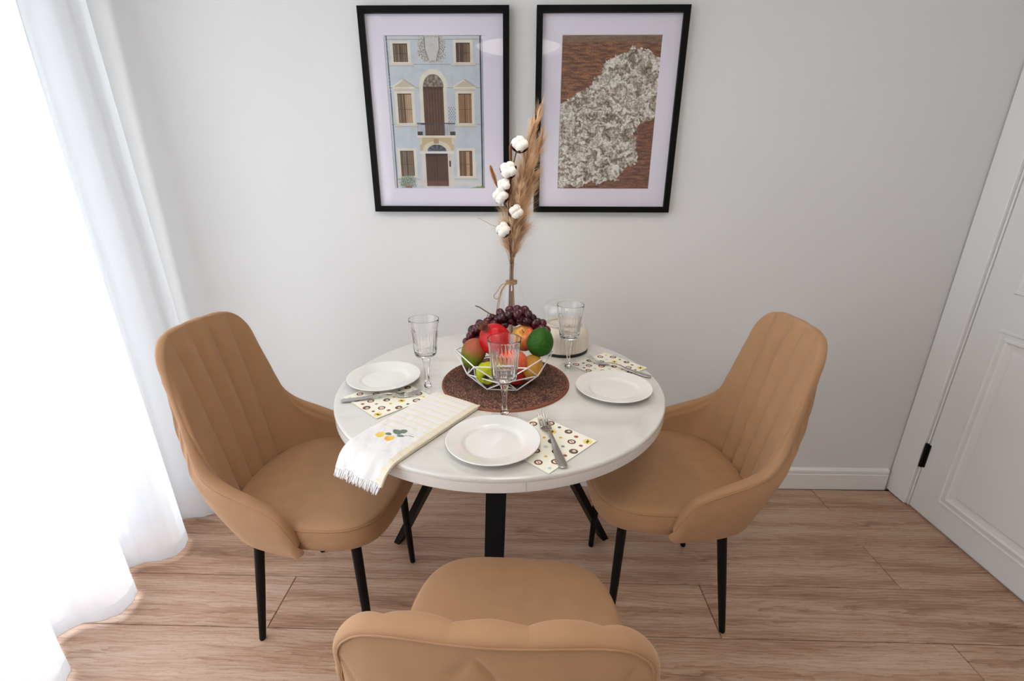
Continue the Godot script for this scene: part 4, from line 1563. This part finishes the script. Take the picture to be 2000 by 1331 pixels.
	for f in list:
		seed_ += 1
		var o := thing(f[0], f[1])
		o.basis = aim(f[4], seed_)
		tag(o, f[6], f[7])
		put(fruit_mesh(f[2], f[3], f[8], f[5], seed_), M.fruit_matte if f[0] in ["mango", "quince", "peach", "avocado"] else M.fruit_skin, "flesh", o)
		var r: float = f[2]
		if f[0] == "pomegranate":
			# crown: a short collar of pointed lobes
			var m := Mesher.new()
			var rows := []
			for k in 4:
				var row := PackedVector3Array()
				for s in 36:
					var a := TAU * s / 36
					var flare: float = [0.26, 0.22, 0.27, 0.34][k] * r
					var up: float = r * ([0.93, 1.08, 1.22, 1.26 + 0.14 * absf(cos(a * 3.0))][k])
					row.append(Vector3(flare * cos(a), up, -flare * sin(a)))
				rows.append(row)
			m.grid(rows, true)
			put(m, mat("pomegranate_crown", srgb(120, 74, 48), 0.8), "crown", o)
		elif f[0] in ["apple", "red_apple", "peach"]:
			stalk(o, Vector3(0, r * 0.62, 0), Vector3(r * 0.12, r * 0.98, 0), 0.0011, M.twig)
		elif f[0] == "avocado":
			stalk(o, Vector3(0, r * 1.07, 0), Vector3(0, r * 1.13, 0), 0.0026, M.twig)
		elif f[0] == "quince":
			var m := Mesher.new()
			for k in 5:
				var a := TAU * k / 5.0
				m.tube([Vector3(0.12 * r * cos(a), r * 0.60, 0.12 * r * sin(a)), Vector3(0.22 * r * cos(a), r * 0.80, 0.22 * r * sin(a)), Vector3(0.30 * r * cos(a), r * 0.86, 0.30 * r * sin(a))], [0.0016, 0.0013, 0.0004], 6)
			put(m, M.twig, "blossom_end", o)
		elif f[0] == "pear":
			stalk(o, Vector3(0, r * 1.16, 0), Vector3(r * 0.15, r * 1.42, 0), 0.0013, M.twig)

	# grapes: one bunch lying over the back of the pile
	var bunch := thing("grape_bunch", Vector3.ZERO)
	tag(bunch, "bunch of dark red grapes draped over the back of the fruit bowl", "grapes")
	var berry := []
	for k in 3:
		var base_: Color = [lin(66, 12, 24), lin(42, 8, 20), lin(82, 18, 28)][k]
		berry.append(fruit_mesh(0.0122, func(th: float) -> Vector2: return Vector2(sin(th), 1.16 * cos(th)), func(d: Vector3) -> Color: return base_.lerp(lin(98, 48, 60), clampf(0.15 + 0.7 * spot.get_noise_3dv(d * 1.5), 0.0, 0.35)), 0.03, 200 + k))
	var keys := [Vector3(-0.146, 0.838, -1.232), Vector3(-0.134, 0.864, -1.238), Vector3(-0.112, 0.882, -1.243), Vector3(-0.080, 0.898, -1.252), Vector3(-0.052, 0.912, -1.258), Vector3(-0.022, 0.917, -1.262), Vector3(0.008, 0.918, -1.264), Vector3(0.032, 0.906, -1.258), Vector3(0.054, 0.888, -1.252), Vector3(0.070, 0.868, -1.246)]
	var placed := []
	var g := RandomNumberGenerator.new()
	g.seed = 14
	var tries := 0
	while placed.size() < 66 and tries < 9000:
		tries += 1
		var t := g.randf_range(0.0, 9.0)
		var off := Vector3(g.randf_range(-0.006, 0.006), g.randf_range(-0.021, 0.017), g.randf_range(-0.024, 0.024))
		var p := curve_at(keys, t) + off
		var free := true
		for q: Vector3 in placed:
			if q.distance_to(p) < 0.0200: free = false
		for f in list:
			if (f[1] as Vector3).distance_to(p) < f[2] + 0.0105: free = false
		if free:
			placed.append(p)
			put(berry[g.randi_range(0, 2)], M.grape_skin, "grape", bunch, Transform3D(aim(Vector3(g.randf_range(-1, 1), g.randf_range(-0.3, 1), g.randf_range(-1, 1)), g.randf() * 6.0), p))
	var sm := Mesher.new()
	sm.tube(smooth_path([Vector3(-0.123, 0.952, -1.25), Vector3(-0.112, 0.948, -1.25), Vector3(-0.095, 0.937, -1.25), Vector3(-0.079, 0.928, -1.25), Vector3(-0.055, 0.921, -1.254)], 5), 0.0015, 7)
	sm.tube(smooth_path([Vector3(-0.055, 0.921, -1.254), Vector3(-0.02, 0.915, -1.262), Vector3(0.02, 0.908, -1.26), Vector3(0.06, 0.88, -1.25)], 5), 0.0012, 6)
	for w in [[Vector3(-0.087, 0.932, -1.25), Vector3(-0.092, 0.918, -1.248), Vector3(-0.106, 0.900, -1.245)], [Vector3(-0.083, 0.930, -1.25), Vector3(-0.080, 0.916, -1.25), Vector3(-0.084, 0.905, -1.25)], [Vector3(-0.106, 0.900, -1.245), Vector3(-0.128, 0.880, -1.240), Vector3(-0.14, 0.85, -1.235)]]:
		sm.tube(smooth_path(w, 4), 0.0010, 6)
	put(sm, M.twig, "stem", bunch)

# ------------------------------------------------------------------ dried flowers
func dried_flowers() -> void:
	var c := Vector3(-0.0255, TOP + 0.0004, -1.42)
	var b := thing("glass_bottle", c)
	tag(b, "clear glass bottle with twine round its neck holding the dried flowers", "bottle")
	var m := Mesher.new()
	m.lathe([Vector2(0.0, 0.004), Vector2(0.026, 0.003), Vector2(0.032, 0.0), Vector2(0.0365, 0.003), Vector2(0.038, 0.010), Vector2(0.038, 0.165), Vector2(0.0375, 0.178), Vector2(0.0345, 0.195), Vector2(0.027, 0.212), Vector2(0.019, 0.224), Vector2(0.0155, 0.234), Vector2(0.0142, 0.246), Vector2(0.0138, 0.280), Vector2(0.0156, 0.281), Vector2(0.0160, 0.286), Vector2(0.0150, 0.2895), Vector2(0.0125, 0.2895), Vector2(0.0120, 0.286)], 56)
	put(m, M.bottle_glass, "glass", b)
	var tw := Mesher.new()
	for k in 4:
		var loop := []
		for s in 25:
			var a := TAU * s / 24.0
			loop.append(Vector3(0.0168 * cos(a), 0.2285 + 0.0026 * k + 0.0012 * sin(a + k), -0.0168 * sin(a)))
		tw.tube(loop, 0.0014, 6, false)
	for w in [[Vector3(-0.014, 0.230, 0.010), Vector3(-0.030, 0.226, 0.016), Vector3(-0.044, 0.205, 0.018), Vector3(-0.054, 0.192, 0.018), Vector3(-0.050, 0.183, 0.018), Vector3(-0.040, 0.184, 0.018), Vector3(-0.034, 0.200, 0.018), Vector3(-0.020, 0.226, 0.014)], [Vector3(-0.015, 0.231, 0.010), Vector3(-0.030, 0.212, 0.024), Vector3(-0.040, 0.180, 0.026), Vector3(-0.046, 0.140, 0.026), Vector3(-0.050, 0.105, 0.026)], [Vector3(-0.014, 0.229, 0.011), Vector3(-0.026, 0.215, 0.026), Vector3(-0.035, 0.185, 0.029), Vector3(-0.040, 0.140, 0.030), Vector3(-0.038, 0.112, 0.031)]]:
		tw.tube(smooth_path(w, 5), 0.0012, 6)
	put(tw, M.twine, "twine", b)

	var mouth := Vector3(-0.024, 1.043, -1.42)
	var neck := Vector3(-0.0255, 0.985, -1.42)
	# pampas plumes
	var tips := [[Vector3(0.050, 1.462, -1.425), 0.030, 900], [Vector3(0.032, 1.425, -1.400), 0.036, 1000], [Vector3(0.062, 1.395, -1.440), 0.032, 900], [Vector3(0.012, 1.345, -1.430), 0.044, 1100], [Vector3(-0.030, 1.275, -1.415), 0.044, 1100], [Vector3(0.040, 1.290, -1.440), 0.042, 1100], [Vector3(0.000, 1.250, -1.385), 0.042, 1000]]
	var h := RandomNumberGenerator.new()
	h.seed = 33
	for k in tips.size():
		var p := thing("pampas_plume", Vector3.ZERO)
		tag(p, ["tallest pale beige pampas plume in the glass bottle, its tip between the pictures", "pale beige pampas plume in the bottle reaching just below the tallest one", "beige pampas plume in the bottle leaning furthest towards the sea wave print", "full beige pampas plume in the middle of the bottle", "short beige pampas plume behind the cotton bolls", "short beige pampas plume curving out under the sea wave print", "short beige pampas plume low in front of the bunch"][k], "pampas grass", "pampas plumes in the bottle")
		var tip: Vector3 = tips[k][0]
		var inside := Vector3((k - 3) * 0.0018, 0, (k % 3 - 1) * 0.003)
		var low := Vector3(c.x + inside.x * 3.0, TOP + 0.012, c.z + inside.z * 4.0)
		var bend := Vector3(lerpf(mouth.x, tip.x, 0.32), lerpf(mouth.y, tip.y, 0.45), lerpf(mouth.z, tip.z, 0.4))
		var keys := [low, neck + inside, mouth + inside, bend, tip]
		var sm := Mesher.new()
		sm.tube(smooth_path(keys, 6), 0.0014, 6)
		put(sm, M.dry_stem, "stem", p)
		var pm := Mesher.new()
		pm.colored = true
		# branchlets, each a spray of fine hairs
		for br in 64:
			var bt0 := pow((br + h.randf()) / 64.0, 0.9)
			var ba := h.randf() * TAU
			var wide: float = tips[k][1] * sin(PI * clampf(0.28 + 0.64 * bt0, 0.0, 1.0)) + 0.004
			var breach := wide * h.randf_range(0.3, 1.6)
			var blen := h.randf_range(0.045, 0.085) * (1.0 - 0.4 * bt0)
			var tone := h.randf()
			for q in int(tips[k][2] / 32.0):
				var s := 2.14 + 1.84 * clampf(bt0 + h.randf_range(-0.03, 0.03), 0.0, 1.0)
				var root := curve_at(keys, s)
				var tan_ := (curve_at(keys, minf(s + 0.05, 4.0)) - curve_at(keys, s - 0.05)).normalized()
				var a := ba + h.randf_range(-0.35, 0.35)
				var side := tan_.cross(Vector3(cos(a), 0.15, sin(a))).normalized()
				var reach := breach * h.randf_range(0.55, 1.1)
				var len_ := blen * h.randf_range(0.6, 1.1)
				pm.tint = lin(254, 243, 224).lerp(lin(232, 204, 170), clampf(tone * 0.7 + h.randf() * 0.3, 0.0, 1.0))
				var w := side.cross(tan_).normalized() * h.randf_range(0.0004, 0.0009)
				var prev := -1
				for j in 4:
					var f := j / 3.0
					var pt := root + tan_ * len_ * f + side * reach * pow(f, 0.8) + Vector3(0, -0.014, 0) * f * f * h.randf()
					var ww := w * (1.0 - 0.85 * f)
					var i := pm.vert(pt - ww)
					pm.vert(pt + ww)
					if prev >= 0: pm.quad(prev, prev + 1, i + 1, i)
					prev = i
		tag(put(pm, M.plume, "plume", p), "feathery beige seed hairs", "", "", "stuff")

	# cotton branch
	var cot := thing("cotton_branch", Vector3.ZERO)
	tag(cot, "branch of white cotton bolls in brown husks standing in the bottle", "cotton")
	var stem := [Vector3(c.x - 0.004, TOP + 0.012, c.z + 0.006), neck + Vector3(-0.004, 0, 0.008), mouth + Vector3(-0.003, 0, 0.009), Vector3(-0.034, 1.16, -1.395), Vector3(-0.030, 1.27, -1.385), Vector3(-0.010, 1.365, -1.385)]
	var st := Mesher.new()
	st.tube(smooth_path(stem, 6), 0.0017, 7)
	put(st, M.bract, "stem", cot)
	var bolls := [[Vector3(-0.003, 1.374, -1.385), 0.0225, Vector3(0.25, 0.6, 0.6)], [Vector3(-0.034, 1.308, -1.375), 0.0225, Vector3(-0.1, 0.4, 0.9)], [Vector3(-0.046, 1.268, -1.372), 0.0190, Vector3(-0.4, 0.5, 0.7)], [Vector3(-0.055, 1.240, -1.375), 0.0220, Vector3(-0.4, 0.2, 0.8)], [Vector3(-0.012, 1.196, -1.375), 0.0195, Vector3(0.3, 0.3, 0.9)], [Vector3(-0.048, 1.145, -1.380), 0.0210, Vector3(-0.5, 0.3, 0.8)]]
	var fluff := noise(2.2, 95, 3)
	for k in bolls.size():
		var r: float = bolls[k][1]
		var bm := Mesher.new()
		for l in 4:
			var a := TAU * l / 4.0 + k
			var lc := Vector3(cos(a) * r * 0.46, r * 0.10, sin(a) * r * 0.46)
			var rows := []
			for t in 13:
				var th := clampf(PI * t / 12.0, 0.01, PI - 0.01)
				var row := PackedVector3Array()
				for s in 18:
					var az := TAU * s / 18.0
					var d := Vector3(sin(th) * cos(az), -cos(th), -sin(th) * sin(az))
					row.append(lc + d * r * 0.62 * (1.0 + 0.16 * fluff.get_noise_3dv(d * 1.3 + lc * 200.0 + Vector3.ONE * k)))
				rows.append(row)
			bm.grid(rows, true)
		var boll := put(bm, M.cotton, "boll", cot, Transform3D(aim(bolls[k][2], k), bolls[k][0]))
		var hm := Mesher.new()
		for l in 5:
			var a := TAU * l / 5.0 + 0.4
			var out := Vector3(cos(a), 0, sin(a))
			var sd := Vector3(-sin(a), 0, cos(a))
			var rows := []
			for t in 7:
				var f := t / 6.0
				var row := PackedVector3Array()
				for s in 5:
					var g := (s - 2) / 2.0
					var wdt := r * 0.42 * sin(PI * clampf(0.15 + 0.85 * f, 0.0, 1.0))
					row.append(out * r * (0.10 + 1.02 * sin(f * 1.75)) + Vector3.UP * r * (-0.80 + 0.95 * f * f) + sd * wdt * g + out * -0.1 * r * g * g)
				rows.append(row)
			hm.grid(rows, false, false, true)
			hm.grid(rows)
		put(hm, M.bract, "husk", boll)
		if k > 0:
			var tw2 := Mesher.new()
			var from := curve_at(stem, clampf(2.4 + (bolls[k][0].y - 1.10) / 0.095, 2.2, 4.6))
			tw2.tube([from, from.lerp(bolls[k][0], 0.6), bolls[k][0] - (bolls[k][2] as Vector3).normalized() * r * 0.7], 0.0012, 6)
			put(tw2, M.bract, "twig", cot)

	# bunny-tail grass, a brown stick and a bare wisp
	var bt := thing("bunny_tail_grass", Vector3.ZERO)
	tag(bt, "golden tan bunny tail grass head beside the villa print", "dried grass")
	var bs := Mesher.new()
	var bkeys := [Vector3(c.x - 0.008, TOP + 0.015, c.z), neck + Vector3(-0.007, 0, 0.003), mouth + Vector3(-0.006, 0, 0.003), Vector3(-0.048, 1.17, -1.405), Vector3(-0.066, 1.265, -1.395)]
	bs.tube(smooth_path(bkeys, 6), 0.0008, 5)
	put(bs, M.dry_stem, "stem", bt)
	var bh := Mesher.new()
	bh.colored = true
	var b0 := Vector3(-0.066, 1.262, -1.395)
	var b1 := Vector3(-0.083, 1.314, -1.390)
	for q in 900:
		var t := h.randf()
		var ax := (b1 - b0).normalized()
		var a := h.randf() * TAU
		var side := ax.cross(Vector3(cos(a), 0.3, sin(a))).normalized()
		var rr := 0.0085 * sqrt(sin(PI * clampf(0.06 + 0.9 * t, 0.0, 1.0)))
		var root := b0.lerp(b1, t)
		bh.tint = lin(226, 176, 108).lerp(lin(192, 136, 72), h.randf())
		var tip := root + side * rr + ax * 0.009
		var ww := side.cross(ax).normalized() * 0.0006
		var i := bh.vert(root - ww)
		bh.vert(root + ww); bh.vert(tip)
		bh.tri(i, i + 1, i + 2)
	tag(put(bh, M.plume, "tuft", bt), "soft golden tuft", "", "", "stuff")
	var ck := Mesher.new()
	ck.tube([Vector3(c.x + 0.002, TOP + 0.02, c.z - 0.006), neck + Vector3(0.001, 0, -0.004), mouth + Vector3(0.0, 0.01, -0.003), Vector3(-0.027, 1.25, -1.405), Vector3(-0.029, 1.372, -1.402)], [0.0022, 0.0024, 0.0028, 0.0040, 0.0042], 10)
	tag(put(ck, M.cinnamon, "brown_stick"), "straight reddish brown stick rising behind the cotton bolls", "stick")
	var wk := Mesher.new()
	wk.tube(smooth_path([Vector3(c.x - 0.002, TOP + 0.02, c.z + 0.012), neck + Vector3(-0.002, 0, 0.011), mouth + Vector3(-0.008, 0.005, 0.010), Vector3(-0.062, 1.142, -1.395), Vector3(-0.085, 1.158, -1.39), Vector3(-0.122, 1.178, -1.385)], 6), 0.0006, 5)
	tag(put(wk, M.dry_stem, "dry_wisp"), "thin bare grass wisp sticking out sideways below the villa print", "dried grass")

# ------------------------------------------------------------------ ribbed canister
func canister() -> void:
	var k := thing("ribbed_canister", Vector3(0.143, TOP + 0.0004, -1.449))
	tag(k, "ribbed cream canister with a clear glass top and a black base behind the fruit", "canister")
	var b := Mesher.new()
	b.lathe([Vector2(0.0, 0.0), Vector2(0.080, 0.0), Vector2(0.080, 0.0), Vector2(0.0825, 0.002), Vector2(0.0825, 0.007), Vector2(0.080, 0.009), Vector2(0.080, 0.009), Vector2(0.0, 0.009)], 72)
	put(b, M.rubber_black, "base", k)
	var m := Mesher.new()
	m.lathe([Vector2(0.0, 0.009), Vector2(0.080, 0.009), Vector2(0.0822, 0.011), Vector2(0.0832, 0.016), Vector2(0.0832, 0.055), Vector2(0.0826, 0.062), Vector2(0.0795, 0.072), Vector2(0.0735, 0.081), Vector2(0.066, 0.0865), Vector2(0.060, 0.088), Vector2(0.060, 0.088), Vector2(0.0, 0.088)], 288, Vector3.ZERO, func(r: float, h: float, a: float) -> float:
		return r - 0.0011 * (0.5 + 0.5 * cos(a * 48.0)) * smoothstep(0.011, 0.016, h) * (1.0 - smoothstep(0.060, 0.080, h)) if r > 0.06 else r)
	put(m, M.cream_ribbed, "ribbed_body", k)
	var cl := Mesher.new()
	cl.lathe([Vector2(0.059, 0.087), Vector2(0.061, 0.089), Vector2(0.0612, 0.095), Vector2(0.060, 0.097), Vector2(0.052, 0.097), Vector2(0.052, 0.089)], 64)
	put(cl, M.cream_ribbed, "collar", k)
	var g := Mesher.new()
	var prof := [Vector2(0.056, 0.096), Vector2(0.064, 0.112), Vector2(0.070, 0.130), Vector2(0.069, 0.146), Vector2(0.060, 0.158), Vector2(0.058, 0.159), Vector2(0.056, 0.157), Vector2(0.0665, 0.144), Vector2(0.0675, 0.130), Vector2(0.062, 0.113), Vector2(0.054, 0.098)]
	g.lathe(prof, 10)
	put(g, M.bottle_glass, "glass_top", k)

# ------------------------------------------------------------------ pendant lamp (seen mirrored in the picture glass)
func pendant_lamp() -> void:
	var p := thing("pendant_lamp", Vector3(-0.014, 1.79, -1.19))
	tag(p, "white cone pendant lamp hanging over the table, mirrored in the picture glass", "lamp")
	var m := Mesher.new()
	m.lathe([Vector2(0.1875, 0.0), Vector2(0.188, 0.002), Vector2(0.06, 0.205), Vector2(0.032, 0.225), Vector2(0.0, 0.228)], 72)
	m.lathe([Vector2(0.0, 0.222), Vector2(0.030, 0.219), Vector2(0.057, 0.201), Vector2(0.184, 0.0015), Vector2(0.1875, 0.0)], 72)
	put(m, M.lamp_white, "shade", p)
	var s := Mesher.new()
	s.lathe([Vector2(0.0, 0.222), Vector2(0.019, 0.222), Vector2(0.019, 0.222), Vector2(0.019, 0.265), Vector2(0.012, 0.272), Vector2(0.0, 0.272)], 24)
	put(s, M.black_metal, "socket", p)
	var bm := Mesher.new()
	bm.lathe([Vector2(0.0, 0.095), Vector2(0.018, 0.099), Vector2(0.030, 0.115), Vector2(0.032, 0.132), Vector2(0.026, 0.152), Vector2(0.015, 0.175), Vector2(0.013, 0.22)], 24)
	put(bm, M.lamp_white, "bulb", p)
	var dm := Mesher.new()
	dm.lathe([Vector2(0.0, 0.010), Vector2(0.172, 0.010), Vector2(0.175, 0.013), Vector2(0.172, 0.016), Vector2(0.0, 0.016)], 64)
	var glow := mat("lamp_diffuser_glow", srgb(245, 243, 238), 0.6)
	glow.emission_enabled = true
	glow.emission = Color(1.0, 0.96, 0.90)
	glow.emission_energy_multiplier = 0.9
	put(dm, glow, "lamp_diffuser", p)
	var l := SpotLight3D.new()
	l.name = "pendant_light"
	l.light_color = Color(1.0, 0.95, 0.87)
	l.light_energy = 0.10
	l.light_size = 0.16
	l.spot_angle = 70.0
	l.spot_range = 6.0
	l.spot_attenuation = 2.0
	l.shadow_enabled = true
	l.rotation.x = -PI / 2
	l.position = Vector3(0, -0.01, 0)
	p.add_child(l)
	var w := Mesher.new()
	w.tube([Vector3(0, 0.27, 0), Vector3(0, CEIL - 1.79 - 0.02, 0)], 0.003, 8)
	put(w, M.black_metal, "cable", p)
	var r := Mesher.new()
	r.lathe([Vector2(0.0, CEIL - 1.79 - 0.03), Vector2(0.045, CEIL - 1.79 - 0.03), Vector2(0.05, CEIL - 1.79 - 0.025), Vector2(0.05, CEIL - 1.79), Vector2(0.0, CEIL - 1.79)], 36)
	put(r, M.lamp_white, "ceiling_rose", p)

# ------------------------------------------------------------------ unseen fill light from above, added in the form of a ceiling lamp
func added_fill_lamp() -> void:
	var p := thing("added_fill_lamp", Vector3(0.1, CEIL, 0.35))
	tag(p, "added flat round fill lamp on the ceiling, out of view", "lamp")
	var m := Mesher.new()
	m.lathe([Vector2(0.0, -0.045), Vector2(0.36, -0.045), Vector2(0.372, -0.040), Vector2(0.378, -0.030), Vector2(0.378, 0.0), Vector2(0.0, 0.0)], 72)
	put(m, M.lamp_white, "housing", p)
	var d := Mesher.new()
	d.lathe([Vector2(0.0, -0.052), Vector2(0.34, -0.052), Vector2(0.35, -0.049), Vector2(0.352, -0.045), Vector2(0.0, -0.0445)], 72)
	var glow := mat("fill_lamp_glow", srgb(245, 243, 238), 0.6)
	glow.emission_enabled = true
	glow.emission = Color(1.0, 0.98, 0.955)
	glow.emission_energy_multiplier = 1.2
	put(d, glow, "lamp_diffuser", p)
	var l := AreaLight3D.new()  # added fill: soft top light on seats, table and walls
	l.name = "ceiling_fill_light"
	l.area_size = Vector2(0.62, 0.62)
	l.area_normalize_energy = true
	l.light_energy = 0.60
	l.light_color = Color(1.0, 0.98, 0.955)
	l.area_range = 10.0
	l.shadow_enabled = true
	l.rotation.x = -PI / 2
	l.position = Vector3(0, -0.056, 0)
	p.add_child(l)

# ------------------------------------------------------------------ curtain
func curtain_point(s: float, y: float) -> Vector3:   # s runs along the rail, one unit a fold
	var k := int(floor(s))
	var f := s - k
	var vary := sin(k * 2.4 + 1.0)
	# one fold, far side to near side: distance into the room against the share of the fold
	var shape := [Vector2(0.0, 0.06), Vector2(0.22, 0.38), Vector2(0.42, 0.90), Vector2(0.58, 1.0), Vector2(0.74, 0.97), Vector2(0.84, 0.70), Vector2(0.90, 0.20), Vector2(1.0, 0.06)]
	var d := 0.0
	for q in shape.size() - 1:
		if f >= shape[q].x and f <= shape[q + 1].x:
			var t: float = (f - shape[q].x) / (shape[q + 1].x - shape[q].x)
			d = lerpf(shape[q].y, shape[q + 1].y, t * t * (3.0 - 2.0 * t))
	var up := y / 2.6
	var amp := lerpf(0.150, 0.085, up) * (0.9 + 0.14 * vary)
	var z := -1.690 + 0.236 * s + 0.020 * sin(s * 1.7 + up * 1.5) * up + 0.012 * vary
	return Vector3(-1.350 + amp * d + 0.010 * sin(y * 2.1 + k * 1.3) * (1.0 - up), y, z)

func curtains() -> void:
	var c := thing("sheer_curtain", Vector3.ZERO)
	tag(c, "white sheer floor-length curtain hanging in folds before the French window", "curtain")
	var rows := []
	var ny := 40
	var ns := 13 * 26
	for r in ny + 1:
		var row := PackedVector3Array()
		for q in ns + 1:
			row.append(curtain_point(13.0 * q / ns, 0.016 + (2.6 - 0.016) * r / ny))
		rows.append(row)
	var m := Mesher.new()
	m.grid(rows, false, false, true)
	put(m, M.sheer, "cloth", c)
	# hem: a second layer of cloth and the cord along it
	var hr := []
	for r in 4:
		var row := PackedVector3Array()
		for q in ns + 1: row.append(curtain_point(13.0 * q / ns, 0.016 + 0.045 * r / 3.0) + Vector3(0.0012, 0, 0.0006))
		hr.append(row)
	var hm := Mesher.new()
	hm.grid(hr, false, false, true)
	put(hm, M.sheer, "hem", c)
	var cord := []
	for q in ns + 1: cord.append(curtain_point(13.0 * q / ns, 0.0155))
	var cm := Mesher.new()
	cm.tube(cord, 0.0011, 6)
	put(cm, M.hem_cord, "hem_cord", c)
	var rail := thing("curtain_rail", Vector3(-1.30, 2.62, 0.0))
	tag(rail, "white curtain rail under the ceiling along the French window", "curtain rail")
	put(block(Vector3(-0.02, 0.0, -1.72), Vector3(0.02, 0.025, 1.6), 0.003), M.window_white, "track", rail)
	for z in [-1.5, 0.0, 1.5]:
		put(block(Vector3(-0.006, 0.025, z - 0.02), Vector3(0.006, 0.08, z + 0.02), 0.001), M.window_white, "bracket", rail)
